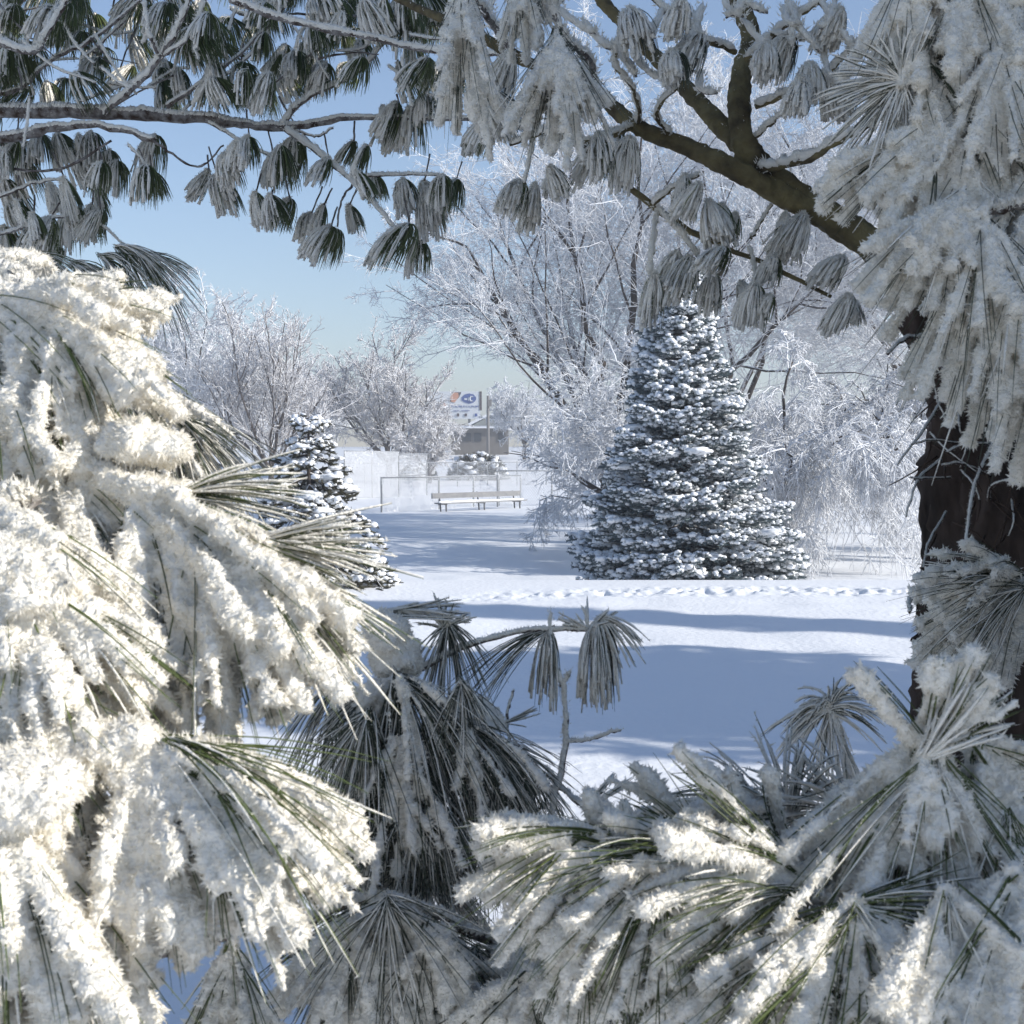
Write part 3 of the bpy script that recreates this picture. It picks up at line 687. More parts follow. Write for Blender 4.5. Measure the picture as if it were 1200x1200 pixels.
    for (x, y, a0, a1, L, n) in [(462, 795, -178, -90, 95, 130), (470, 798, -110, -5, 120, 150), (430, 840, -160, -60, 95, 120), (505, 830, -100, 0, 110, 150), (470, 870, -150, -40, 105, 150), (545, 852, -90, 5, 95, 150), (520, 880, -130, -20, 105, 160),
                               (585, 872, -100, -5, 85, 140), (500, 930, -150, -30, 90, 140), (420, 900, -150, -60, 95, 110), (610, 885, -130, -30, 75, 130), (560, 920, -140, -30, 85, 130), (400, 800, -160, -60, 90, 90), (455, 920, -150, -30, 90, 120), (540, 800, -150, -30, 60, 60), (600, 930, -130, -30, 70, 100)]:
        dd = dc+rng.uniform(-.10, .10)
        b.light(x, y, dd, a0, a1, L, n, rng.uniform(.3, .7), 0.0018, (-0.8, 0.5), rng.uniform(.15, .5), 9, 0.0005)
        if rng.uniform() < .25: b.fingers(fan_curves(rng, P(x, y, dd-.02), a0, a1, L*dd/F*.8, 8, .5, (-.7, 0)), 0.0034, 0.2)
        b.twig([P(480, 930, dc+.06), P((x+480)/2, (y+930)/2, dd+.03), P(x, y, dd)], 0.004, 0.002, 0.002, 8)
    b.heavy(500, 1000, dc-.05, 110, 265, 100, 40, 0.25, 0.0042, 120); b.light(500, 1000, dc-.06, 100, 260, 110, 160, 0.3, 0.0022, cpn=14, r=0.0005)
    b.light(490, 1000, dc-.05, -60, 40, 80, 120, 0.35, 0.0022, cpn=14, r=0.0005)
    b.light(470, 985, dc, -130, -50, 90, 160, 0.3, 0.0018, cpn=12, r=0.0005)
    b.mound(P(450, 748, dc-.02), (0.022, 0.028, 0.026), solid=True); b.mound(P(462, 775, dc-.02), (0.024, 0.026, 0.026), solid=True)
    b.mound(P(468, 805, dc-.02), (0.018, 0.02, 0.014), solid=True)
    [b.mound(P(x, y, dc-.01), (w, w, h), flat=0.4, solid=True) for x, y, w, h in [(520, 842, .016, .012), (538, 836, .020, .017), (556, 838, .020, .016), (574, 848, .015, .012)]]
    # twig with the pendulous tufts
    b.twig([P(465, 800, dc), P(540, 760, dc), P(600, 742, dc), P(640, 738, dc), P(705, 740, dc)], 0.003, 0.0015, 0.003)
    b.light(525, 735, dc, -165, -10, 60, 90, 0.75, 0.0016, (-.6, .6), 0.5, 10, 0.0005)
    b.light(520, 735, dc, 20, 160, 36, 26, 0.2, 0.003, (-.5, .5), 0.9, 14)
    b.light(640, 738, dc, -176, -145, 88, 30, 0.5, 0.0016, (-.4, .4), 0.5, 10, 0.0005)
    hang(b, 644, 738, dc, 88, 44, 0.6, 0.5, 0.0012, 0.0005, 0.1)
    hang(b, 700, 728, dc, 122, 110, 0.6, 0.5, 0.0012, 0.0005, 0.1)
    b.light(705, 725, dc, -70, 10, 45, 30, 0.6, 0.003, (-.5, .5), 0.9, 14)
    b.light(690, 738, dc, 20, 160, 36, 24, 0.1, 0.0034, (-.5, .5), 0.9, 14)
    b.light(470, 715, dc, -20, 12, 60, 16, 0.0, 0.003, (-.5, .5), 0.9, 12)
    b.light(440, 720, dc, -5, 12, 90, 10, 0.0, 0.003, (-.3, .3), 0.9, 12)
    b.twig([P(640, 980, dc), P(660, 890, dc), P(664, 850, dc), P(658, 800, dc), P(647, 765, dc), P(645, 718, dc)], 0.0032, 0.0012, 0.0035)
    b.twig([P(662, 870, dc), P(690, 867, dc), P(728, 855, dc)], 0.0016, 0.0009, 0.0028)
    b.twig([P(657, 805, dc), P(664, 795, dc), P(668, 788, dc)], 0.002, 0.0012, 0.004)
    b.twig([P(600, 880, dc), P(594, 840, dc), P(602, 808, dc)], 0.0018, 0.001, 0.001)
    b.light(590, 848, dc, -10, 40, 36, 8, 0.0, 0.002, (-.3, .3), 0.9, 12)
    b.twig([P(700, 960, 1.3), P(660, 925, dc), P(640, 900, dc)], 0.003, 0.0015, 0.003)
    b.light(690, 945, 1.2, 20, 60, 40, 10, 0.0, 0.004, (-.3, .3), 0.9, 12)
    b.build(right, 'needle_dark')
    b = Bough(36)                                            # lowest centre boughs
    b.twig([np.array([0.5, 2.0, 0.85]), P(700, 1150, 1.5), P(590, 1110, 1.25), P(455, 1055, 1.2), P(340, 1085, 1.25)], 0.008, 0.003, 0.005)
    b.twig([P(345, 1082, 1.25), P(380, 1075, 1.25), P(400, 1090, 1.22)], 0.004, 0.003, 0.002)
    b.twig([P(345, 1095, 1.25), P(370, 1098, 1.25), P(400, 1105, 1.22)], 0.003, 0.002, 0.002)
    b.twig([P(350, 1230, 1.25), P(380, 1195, 1.25), P(395, 1170, 1.22)], 0.003, 0.002, 0.003)
    b.heavy(455, 1060, 1.2, -165, -20, 115, 90, 0.25, 0.005, 100)
    b.light(455, 1060, 1.17, -170, 10, 110, 60, 0.35, 0.0018, (-.7, .3), 0.6, 14, 0.0005); b.light(500, 1085, 1.2, -140, 10, 90, 60, 0.35, 0.0018, (-.7, .3), 0.6, 14, 0.0005); b.heavy(410, 1085, 1.18, -160, -50, 90, 40, 0.25, 0.0045, 70); b.heavy(505, 1090, 1.18, -130, -20, 85, 36, 0.25, 0.0045, 70)
    b.light(430, 1080, 1.2, -140, -50, 115, 60, 0.3, 0.0018, (-.7, .3), 0.6, 12, 0.0005)
    b.heavy(620, 1150, 1.15, -160, -20, 120, 50, 0.2, 0.0065, 120)
    b.light(560, 1120, 1.2, -160, 0, 110, 220, 0.3, 0.0019, (-.6, .5), 0.6, 12, 0.0005)
    b.light(640, 1140, 1.2, -170, 20, 110, 180, 0.3, 0.0019, (-.6, .5), 0.6, 12, 0.0005)
    b.light(740, 1160, 1.15, -160, 20, 110, 220, 0.3, 0.0019, (-.6, .5), 0.6, 12, 0.0005)
    b.light(500, 1150, 1.2, -160, -10, 110, 180, 0.3, 0.0019, (-.6, .5), 0.6, 12, 0.0005)
    b.mound(P(605, 1130, 1.2), (0.030, 0.03, 0.018), solid=True)
    b.mound(P(690, 1165, 1.15), (0.032, 0.03, 0.016), solid=True)
    b.build(right, 'needle_dark')

    # ---------- pine farther left whose branches hang across the top
    left = empty('white_pine', None, 'white pine hanging bare branches with small drooping needle tufts across the upper left sky', 'pine tree', 'white pines framing the view')
    lx, ly = -2.9, 3.3
    tb = MB(); zz = np.linspace(gz(lx, ly)-0.1, 6.5, 20)
    tb.tubes(np.stack([lx+0.03*np.sin(zz*1.5), ly+0*zz, zz], 1)[None], np.linspace(0.17, 0.05, 20)[None], 14)
    tb.build('trunk', M['trunkbark'], left)
    dt = 3.2
    def lroot(z): return np.array([lx, ly, z])
    b = Bough(41); rng = b.rng
    b.twig([lroot(2.3), P(-160, 150, dt), P(0, 131, dt), P(130, 133, dt), P(250, 140, dt), P(330, 150, dt), P(420, 138, dt), P(590, 142, dt)], 0.022, 0.004, 0.004, 60)
    b.twig([P(-160, 160, dt), P(0, 162, dt), P(60, 150, dt-.02), P(120, 147, dt-.05), P(180, 165, dt-.1)], 0.015, 0.006, 0.004)
    b.twig([P(0, 195, dt), P(40, 200, dt-.02), P(80, 195, dt-.05), P(130, 165, dt-.05)], 0.003, 0.003, 0.0)
    b.twig([P(335, 152, dt), P(380, 185, dt-.05), P(420, 220, dt-.05), P(465, 268, dt-.05)], 0.007, 0.003, 0.009)
    b.twig([P(410, 208, dt-.05), P(470, 205, dt-.05), P(515, 205, dt-.05)], 0.003, 0.002, 0.006)
    b.twig([P(415, 215, dt-.05), P(400, 235, dt-.05), P(395, 265, dt-.05)], 0.003, 0.002, 0.0)
    b.twig([P(120, 135, dt), P(160, 100, dt-.1), P(188, 68, dt-.15), P(215, 20, dt-.2), P(235, -40, dt-.2)], 0.007, 0.004, 0.009)
    b.twig([P(195, 125, dt), P(250, 88, dt), P(300, 45, dt+.05), P(340, 0, dt+.05)], 0.005, 0.003, 0.003)
    b.twig([P(330, 148, dt), P(360, 115, dt), P(420, 85, dt), P(450, 50, dt)], 0.006, 0.003, 0.008)
    b.twig([P(-160, 80, dt), P(0, 110, dt), P(60, 70, dt), P(110, 45, dt), P(190, -20, dt)], 0.006, 0.003, 0.003)
    b.twig([P(270, 0, 2.7), P(340, 25, 2.7), P(420, 42, 2.7), P(510, 60, 2.7), P(600, 65, 2.6)], 0.007, 0.004, 0.007)
    b.twig([P(0, 50, dt-.3), P(40, 60, dt-.3), P(55, 40, dt-.3), P(90, -20, dt-.3)], 0.007, 0.004, 0.009)
    b.twig([P(188, 68, dt-.15), P(175, 40, dt-.2), P(170, 0, dt-.2)], 0.004, 0.003, 0.008)
    b.twig([P(188, 68, dt-.15), P(225, 40, dt-.2), P(240, 0, dt-.2)], 0.004, 0.003, 0.008)
    b.twig([P(180, 165, dt-.1), P(230, 195, dt-.1), P(262, 170, dt-.1)], 0.003, 0.002, 0.0)
    b.twig([P(150, 170, dt-.1), P(165, 185, dt-.1), P(172, 195, dt-.1)], 0.003, 0.002, 0.004)
    b.twig([P(-100, 260, dt), P(0, 230, dt), P(40, 215, dt), P(75, 210, dt)], 0.004, 0.002, 0.004)
    b.twig([P(-100, 290, dt), P(0, 275, dt), P(60, 255, dt), P(110, 260, dt), P(150, 290, dt)], 0.004, 0.002, 0.004)
    b.twig([P(240, 140, dt), P(300, 175, dt-.05), P(350, 195, dt-.05)], 0.004, 0.002, 0.004)
    b.twig([P(340, 150, dt), P(370, 160, dt), P(390, 150, dt)], 0.003, 0.002, 0.002)
    H = [(75, 208, 55), (85, 240, 40), (60, 215, 35), (120, 190, 55), (112, 215, 40), (172, 193, 50), (178, 200, 40), (20, 165, 50), (5, 175, 40), (40, 250, 35), (20, 235, 35), (60, 255, 60), (55, 260, 55), (108, 240, 50), (118, 245, 45),
         (255, 205, 50), (245, 200, 45), (265, 180, 50), (320, 180, 50), (330, 170, 60), (292, 160, 55), (280, 165, 50), (300, 225, 45), (318, 228, 55), (340, 232, 45), (365, 250, 45), (388, 265, 55), (395, 268, 48), (410, 240, 45), (380, 240, 40),
         (345, 162, 55), (355, 165, 55), (385, 185, 45), (415, 165, 40), (430, 170, 40), (420, 200, 40), (440, 205, 40), (474, 210, 50), (498, 212, 60), (500, 220, 60), (520, 205, 55), (535, 210, 50), (480, 262, 65), (492, 280, 45), (470, 265, 60),
         (465, 120, 55), (485, 122, 60), (450, 125, 50), (500, 110, 50), (475, 140, 45), (575, 140, 45), (560, 145, 40)]
    for (x, y, L) in H:
        hang(b, x, y, dt+rng.uniform(-.15, .15), L*0.9, 90, rng.uniform(0.7, 1.25), rng.choice([0.1, 0.25, 0.4, 0.55]), 0.003)
        if rng.uniform() < .5: b.twig([P(x+rng.uniform(-14, 14), y-rng.uniform(14, 34), dt), P(x, y, dt)], 0.002, 0.002, 0.0, 5, 4)
    b.build(left, 'needle', 'rimebark', vox=0.0065, amp=0.006, clen=0.009, cden=0.35)
    b = Bough(42); rng = b.rng                              # crowded top-left sprays
    for i in range(11):
        x0 = rng.uniform(-60, 480); y0 = rng.uniform(-60, 20)
        b.twig([P(x0, y0, 3.5), P(x0+rng.uniform(-40, 60), y0+rng.uniform(20, 60), 3.45), P(x0+rng.uniform(-60, 120), y0+rng.uniform(60, 130), 3.4)], 0.005, 0.002, 0.005 if i % 2 else 0)
    b.twig([lroot(2.75), P(-120, 60, 3.4), P(60, -20, 3.45), P(300, -40, 3.5)], 0.015, 0.005)
    for i in range(34):
        x0 = rng.uniform(-20, 520); y0 = rng.uniform(-30, 120) if x0 < 330 else rng.uniform(-30, 80); aa = rng.uniform(-150, 40); ll = rng.uniform(40, 110); dd = rng.uniform(2.9, 3.5)
        b.twig([P(x0, y0, dd), P(x0+ll*.5*math.cos(RAD(aa))+rng.uniform(-8, 8), y0-ll*.5*math.sin(RAD(aa))+rng.uniform(-8, 8), dd), P(x0+ll*math.cos(RAD(aa)), y0-ll*math.sin(RAD(aa))*.8, dd)], 0.0026, 0.0014, 0.0045 if i % 3 else 0.0, 9, 5)
    for i in range(150):
        x = rng.uniform(-10, 545); y = rng.uniform(-45, 105) if x < 330 else rng.uniform(-45, 75)
        dd = rng.uniform(3.0, 3.8); L = rng.uniform(34, 54)
        hang(b, x, y, dd, L, 80, rng.uniform(0.8, 1.5), rng.choice([0.05, 0.08, 0.2, 0.38]), 0.0028)
    for i in range(70):                                      # the rest of these sprays, left of the picture
        hang(b, rng.uniform(-480, -30), rng.uniform(-60, 250), rng.uniform(3.0, 3.7), rng.uniform(40, 55), 80, rng.uniform(.8, 1.5), rng.choice([0.1, 0.25, 0.4]), 0.0028)
    for i in range(26):
        x = rng.uniform(-10, 190); y = rng.uniform(130, 330) if x < 60 else rng.uniform(140, 290)
        if x > 100 and y > 200: continue
        hang(b, x, y, 3.5, 48, 80, 1.1, 0.35, 0.003)
    for (x, y) in [(140, 290), (165, 300), (120, 300), (90, 310), (40, 300)]:
        b.light(x, y, 3.1, -60, 20, 60, 80, 0.6, 0.004, (-.6, .6), 0.5, 6, 0.0008)
    b.build(left, 'needle', 'rimebark', vox=0.0065, amp=0.006, clen=0.009, cden=0.3)
make_foreground()
#==END FOREGROUND==

# ------------------------------------------------------------------ bare frosted trees
def children(rng, p, n, ratio, ang, t0=0.25, grav=0.0, kk=6, wig=0.10, tpow=1.0, lmin=0.0):
    """n branches growing from each polyline in p (N,K,3)"""
    N, K0, _ = p.shape
    ln = np.linalg.norm(np.diff(p, axis=1), axis=2).sum(1)
    i = np.repeat(np.arange(N), n); m = len(i)
    t = t0+(1-t0)*rng.uniform(size=m)**tpow
    s = t*(K0-1); j = np.minimum(s.astype(int), K0-2); u = (s-j)[:, None]
    o = p[i, j]*(1-u)+p[i, j+1]*u; T = nrm(p[i, j+1]-p[i, j])
    r = rng.normal(size=(m, 3)); r -= T*(r*T).sum(1, keepdims=True); r = nrm(r)
    a = np.radians(rng.normal(ang, ang*0.25, m))[:, None]
    d = nrm(T*np.cos(a)+r*np.sin(a))
    L = np.maximum(ln[i]*ratio*(1.15-0.65*t)*rng.uniform(0.6, 1.2, m), lmin)
    s = np.linspace(0, 1, kk)[None, :, None]
    side = rng.normal(size=(m, 3))*0.25
    q = o[:, None]+L[:, None, None]*(d[:, None]*s+(np.array([0, 0, grav])+side)[:, None]*s*s*0.5)
    q[:, 1:] += np.cumsum(rng.normal(size=(m, kk-1, 3)), axis=1)*(L[:, None, None]*wig/kk)
    return q

def rads(p, r0, r1):
    return np.linspace(r0, r1, p.shape[1])[None].repeat(len(p), 0)

def bare_tree(name, base, H, seed, label, limbs=6, spread=38, trunk_h=0.22, r=0.16, counts=(7, 8, 7, 4), grav=(0.25, 0.1, -0.1, -0.3), ratio=(0.62, 0.55, 0.5, 0.5), twig_r=0.007, frost='twigfrost', dark=2, lean=(0, 0), group='bare trees white with hoar frost', stems=1, cat='tree', base_spread=0.0, crystals_n=0, limbdirs=None, prune=None):
    rng = np.random.default_rng(seed)
    root = empty(name, None, label, cat, group)
    z0 = gz(base[0], base[1])-0.1; B = np.array([base[0], base[1], z0])
    trunk = MB(); crown = MB()
    lim = []
    for k in range(stems):
        off = np.array([rng.normal()*base_spread, rng.normal()*base_spread, 0])
        top = B+off+np.array([lean[0]+off[0]*1.5, lean[1], H*trunk_h])
        c = bez([B+off, (B+off+top)/2+rng.normal(size=3)*0.03*H*trunk_h, top], 8)
        trunk.tubes(c[None], np.linspace(r*1.25, r*0.85, 8)[None], 9)
        n = limbs
        for j in range(n):
            az = 2*math.pi*(j+rng.uniform(-.3, .3))/n; a = math.radians(rng.normal(spread, spread*0.3)) if j else math.radians(6)
            d = np.array([math.sin(a)*math.cos(az), math.sin(a)*math.sin(az), math.cos(a)])
            if limbdirs is not None and j < len(limbdirs): d = nrm(np.array(limbdirs[j], float))
            L = H*(1-trunk_h)*rng.uniform(0.75, 1.0)*(1.0 if a < 0.7 else 0.9)
            st = c[-1]-np.array([0, 0, rng.uniform(0, 0.25)*H*trunk_h])
            s = np.linspace(0, 1, 9)[:, None]
            q = st+L*(d*s+np.array([0, 0, grav[0]])*s*s*0.5)
            q[1:] += np.cumsum(rng.normal(size=(8, 3)), axis=0)*L*0.018
            lim.append(q)
    lim = np.array(lim)
    keep = lambda p: p if prune is None else p[~((p[..., 0] < prune[0]) & (p[..., 2] < prune[1])).any(1)]   # the gap under the crown
    trunk.tubes(lim, rads(lim, r*0.6, r*0.10), 7)
    p1 = keep(children(rng, lim, counts[0], ratio[0], 38, 0.2, grav[1], 7))
    (trunk if dark > 1 else crown).tubes(p1, rads(p1, max(r*0.14, twig_r*2.2), twig_r*1.5), 5)
    p2 = keep(children(rng, np.concatenate([p1, resample(lim, 7)]), counts[1], ratio[1], 42, 0.15, grav[2], 6, 0.16))
    crown.tubes(p2, rads(p2, twig_r*2.2, twig_r*1.1), 4)
    p3 = keep(children(rng, p2, counts[2], ratio[2], 45, 0.15, grav[3], 5, 0.2))
    crown.tubes(p3, rads(p3, twig_r*1.4, twig_r*0.8), 3)
    if counts[3]:
        p4 = keep(children(rng, p3, counts[3], ratio[3], 48, 0.15, grav[3], 4, 0.2))
        crown.tubes(p4, rads(p4, twig_r*1.1, twig_r*0.6), 3)
    trunk.build('trunk', M['treebark'], root)
    crown.build('crown', M[frost], root)
    return root

def at_ground(px, depth):
    x = (px-600)/F*depth*1.0; return (x, depth)

bare_tree('frosted_tree', at_ground(715, 31), 8.6, 131, 'largest bare tree, dark forked limbs and white frosted twigs, rising behind the spruce', limbs=8, spread=34, trunk_h=0.2, r=0.21, counts=(8, 9, 9, 5), twig_r=0.0052,
          limbdirs=[(-0.12, 0, 1), (0.08, .1, 1), (-0.55, -.1, 1), (-0.70, 0, 1.0), (-.35, .2, .9), (0.5, .1, .9), (.9, -.1, .7), (-.3, .5, .9)], prune=(-0.15, 3.7), grav=(0.15, 0.1, 0.0, -0.1))
bare_tree('frosted_tree', at_ground(1115, 33), 11.0, 102, 'tall bare tree thick with white frost behind the right pine limb and trunk', limbs=8, spread=36, r=0.14, counts=(8, 9, 9, 5), dark=1, twig_r=0.006)
bare_tree('frosted_tree', at_ground(850, 36), 11.2, 103, 'bare frosted tree whose pale top shows above the spruce tip', limbs=8, spread=36, r=0.13, counts=(8, 9, 8, 5), dark=1, twig_r=0.006)
bare_tree('frosted_tree', at_ground(738, 27), 5.6, 104, 'low dense frosted tree with drooping twigs touching the snow left of the spruce', limbs=11, spread=50, r=0.07, counts=(7, 8, 7, 4), grav=(-0.4, -0.3, -0.3, -0.3), dark=1, twig_r=0.006, trunk_h=0.25, prune=(0.1, 9))
bare_tree('frosted_tree', at_ground(918, 25.5), 5.2, 105, 'weeping frosted tree with hanging white twigs between the spruce and the pine trunk', limbs=10, spread=50, r=0.09, counts=(8, 9, 8, 5), grav=(-0.4, -0.7, -0.9, -0.9), dark=1, twig_r=0.0075, trunk_h=0.3)
bare_tree('frosted_tree', at_ground(1085, 28), 5.6, 106, 'weeping frosted tree half hidden behind the dark pine trunk', limbs=9, spread=46, r=0.09, counts=(8, 9, 8, 4), grav=(-0.4, -0.7, -0.9, -0.9), dark=2, twig_r=0.0075, trunk_h=0.3)
# far trees
bare_tree('frosted_tree', at_ground(456, 88), 7.6, 111, 'round headed bare tree standing behind the ball field backstop', limbs=9, spread=40, r=0.2, counts=(8, 8, 8, 3), trunk_h=0.12, dark=2, frost='twigdull', twig_r=0.016, grav=(0.3, 0.15, 0.05, 0.0))
bare_tree('frosted_tree', at_ground(225, 62), 8.4, 112, 'tall pale frosted tree at the far left above the snowy pine bough', limbs=8, spread=30, r=0.14, counts=(8, 8, 8, 3), dark=1, twig_r=0.013)
bare_tree('frosted_tree', at_ground(318, 58), 5.9, 113, 'dark branched bare tree with upright shoots behind the small drooping spruce', limbs=9, spread=34, r=0.12, counts=(6, 6, 6, 2), dark=2, twig_r=0.011, frost='twigdull', grav=(0.5, 0.5, 0.4, 0.2))
bare_tree('frosted_tree', at_ground(265, 75), 6.5, 114, 'pale frosted tree low behind the dark branched bare tree', limbs=8, spread=40, r=0.14, counts=(7, 8, 8, 3), dark=1, twig_r=0.015)
bare_tree('frosted_tree', at_ground(360, 96), 6.6, 115, 'small pale tree in the distance left of the round headed tree', limbs=8, spread=42, r=0.14, counts=(7, 8, 7, 3), dark=1, twig_r=0.018)
bare_tree('frosted_tree', at_ground(503, 80), 3.8, 116, 'brown half frosted tree in front of the grey building', limbs=8, spread=42, r=0.12, counts=(7, 7, 7, 3), dark=1, frost='twigdull', twig_r=0.014)
bare_tree('frosted_tree', at_ground(615, 110), 6.0, 117, 'distant pale tree just right of the utility pole', limbs=8, spread=40, r=0.14, counts=(7, 7, 7, 3), dark=1, twig_r=0.02)

# ------------------------------------------------------------------ spruces
def spruce(name, base, H, R, seed, label, wstep=0.17, nbk=1.0, n=5200, needle='sprneedle', snow=0.7, shoot=0.15, droop=0.0, group=None, lumps=0, power=0.85, clump=1.0, needles_per=26):
    rng = np.random.default_rng(seed)
    root = empty(name, None, label, 'spruce tree', group)
    z0 = gz(*base)-0.05; B = np.array([base[0], base[1], z0])
    tb = MB(); zz = np.linspace(0, H*0.97, 12)
    tb.tubes((B+np.stack([0*zz, 0*zz, zz], 1))[None], np.linspace(H*0.022, 0.012, 12)[None], 8)
    tb.build('trunk', M['treebark'], root)
    br = []; rr = []
    nw = int(H/wstep); pts = []; dirs = []
    for k in range(nw):
        h = 0.04+0.93*(k/(nw-1)); nb = int((7+9*(1-h))*nbk)
        rad = R*(np.interp(h, [0, .08, .23, .4, .64, .82, .93, 1], [.97, 1, .88, .72, .44, .26, .11, .02]) if power < 0.85 else (1-h)**power)+0.02
        a0 = rng.uniform(0, 6.28)
        for j in range(nb):
            az = a0+2*math.pi*(j+rng.uniform(-.3, .3))/nb
            nz = vnoise(np.array([[math.cos(az)*1.3+seed, math.sin(az)*1.3, h*5.0]]), 7)[0]; L = rad*rng.uniform(0.78, 1.1)*(0.72+0.56*nz if droop == 0 else (0.55+0.9*nz)*(1.25 if math.cos(az) > 0.6 and h < 0.42 else 1))
            d = np.array([math.cos(az), math.sin(az), 0])
            s = np.linspace(0, 1, 6)[:, None]
            up = 0.22+0.5*h-droop
            c = B+np.array([0, 0, H*h+rng.uniform(-.5, .5)*wstep])+L*(d*s)+np.array([0, 0, 1.0])*L*(-0.30*s*(1-h)-droop*s*s+up*0.55*s*s)
            br.append(c); rr.append(np.linspace(0.012+0.01*(1-h), 0.004, 6))
            m = max(3, int(n/(nw*11)*(0.5+1.6*(L/R))))
            t = rng.uniform(0.25, 1, m)**0.6
            q = np.stack([np.interp(t, s[:, 0], c[:, i]) for i in range(3)], 1)
            sd = np.array([-d[1], d[0], 0]); lat = rng.uniform(-1, 1, m)
            wd = L*0.30*(1-t*0.75)+0.03
            q = q+sd*(lat*wd)[:, None]+np.array([0, 0, 1])*rng.normal(0, 0.025, m)[:, None]-np.array([0, 0, 1])*(np.abs(lat)*wd*0.25)[:, None]
            dd = nrm(d+sd*(lat*0.9)[:, None]+np.array([0, 0, 1])*rng.uniform(-0.25-droop, 0.35, m)[:, None])
            pts.append(q); dirs.append(dd)
    q = np.concatenate(pts); dd = np.concatenate(dirs); m = len(q)
    tp = MB(); tp.tubes(np.array(br), np.array(rr), 4); tp.build('branches', M['treebark'], root)
    L = shoot*rng.uniform(0.6, 1.15, m)*(0.7+0.6*vnoise(q*1.6, 13))
    # needles: thin leaves bristling round each shoot
    k = needles_per
    s = rng.uniform(0, 1, (m, k)); b0 = q[:, None]+dd[:, None]*(L[:, None]*s)[..., None]
    rd = rng.normal(size=(m, k, 3)); rd -= dd[:, None]*(rd*dd[:, None]).sum(-1, keepdims=True); rd = nrm(rd)
    nd = nrm(rd+dd[:, None]*0.75)
    v, t = crystals(rng, b0.reshape(-1, 3), nd.reshape(-1, 3), np.repeat(L*0.26, k), np.repeat(L*0.075, k))
    nb = MB(); nb.add(v, t)
    nb.tubes(np.stack([q, q+dd*L[:, None]*0.5, q+dd*L[:, None]], 1), np.stack([L*0.06, L*0.09, L*0.04], 1), 4)
    nb.build('needles', M[needle], root, smooth=False)
    # snow lying on the shoots
    sel = rng.uniform(size=m) < snow*(0.35+1.2*vnoise(q*2.2, 15))
    mid = q[sel]+dd[sel]*(L[sel]*0.55)[:, None]+np.array([0, 0, 1])*(L[sel]*0.13)[:, None]
    nb = 2
    sb = MB()
    for off in (-0.24, 0.2):
        c = mid+dd[sel]*(L[sel]*off)[:, None]+rng.normal(size=mid.shape)*(L[sel]*0.05)[:, None]
        r = (L[sel]*rng.uniform(0.14, 0.30, len(c)))[:, None]*np.array([1.15, 1.15, 0.72])*clump
        v, t = blobs(rng, c, r, ICO1, 0.16); sb.add(v, t)
    if lumps:
        i = rng.choice(np.nonzero(q[:, 2] < z0+H*0.9)[0], lumps, replace=False)
        r = rng.uniform(0.05, 0.16, (lumps, 1))*np.array([1.4, 1.4, 0.42])*clump
        v, t = blobs(rng, q[i]+np.array([0, 0, 0.04]), r, ICO2, 0.13); sb.add(v, t)
    sb.build('snow', M['snow'], root)
    return root

spruce('snowy_spruce', at_ground(801, 19.8), 4.66, 1.42, 201, 'broad blue green spruce covered in clumps of snow standing alone in the open', n=11000, shoot=0.18, snow=0.85, group=None, lumps=190, nbk=1.25, wstep=0.2, power=0.8, clump=0.85, needles_per=34)
spruce('snowy_spruce', (at_ground(362, 17.0)), 2.08, 1.35, 202, 'small drooping brown green spruce with thick snow caps at the left', n=2100, shoot=0.19, needle='sprdark', droop=0.5, snow=0.75, lumps=75, power=0.9, clump=0.85, wstep=0.21, nbk=0.85, needles_per=34)

# snowy bush by the building
def bush(base, R, H, seed, label):
    rng = np.random.default_rng(seed)
    root = empty('snowy_bush', None, label, 'bush', 'bushes in the distance')
    z0 = gz(*base); n = 900
    d = nrm(rng.normal(size=(n, 3))); d[:, 2] = np.abs(d[:, 2])
    q = np.array([base[0], base[1], z0])+d*np.array([R, R*.6, H])*rng.uniform(0.5, 1, (n, 1))
    m = MB(); 
    v, t = crystals(rng, np.repeat(q, 8, 0), nrm(np.repeat(d, 8, 0)+rng.normal(size=(n*8, 3))*.7), 0.35, 0.12); m.add(v, t)
    m.build('foliage', M['sprdark'], root, smooth=False)
    st = MB(); st.tubes(np.stack([np.repeat(np.array([[base[0], base[1], z0]]), 40, 0), q[:40]], 1), np.full((40, 2), 0.03), 4); st.build('stem', M['treebark'], root)
    s = MB(); k = rng.uniform(size=n) < 0.45
    v, t = blobs(rng, q[k]+np.array([0, 0, .1]), rng.uniform(.08, .24, (k.sum(), 1))*np.array([1.2, 1, .7]), ICO1, .15); s.add(v, t); s.build('snow', M['snow'], root)
bush(at_ground(560, 84), 1.75, 1.5, 301, 'snow covered dark evergreen bush below the grey building')
bush(at_ground(490, 84), 1.0, 0.9, 302, 'low snow dusted bush right of the backstop')

# ------------------------------------------------------------------ ball field: bench, fences, backstop
def ang_frame(a, b):
    a = np.array([a[0], a[1], gz(*a)]); b = np.array([b[0], b[1], gz(*b)]); return a, b

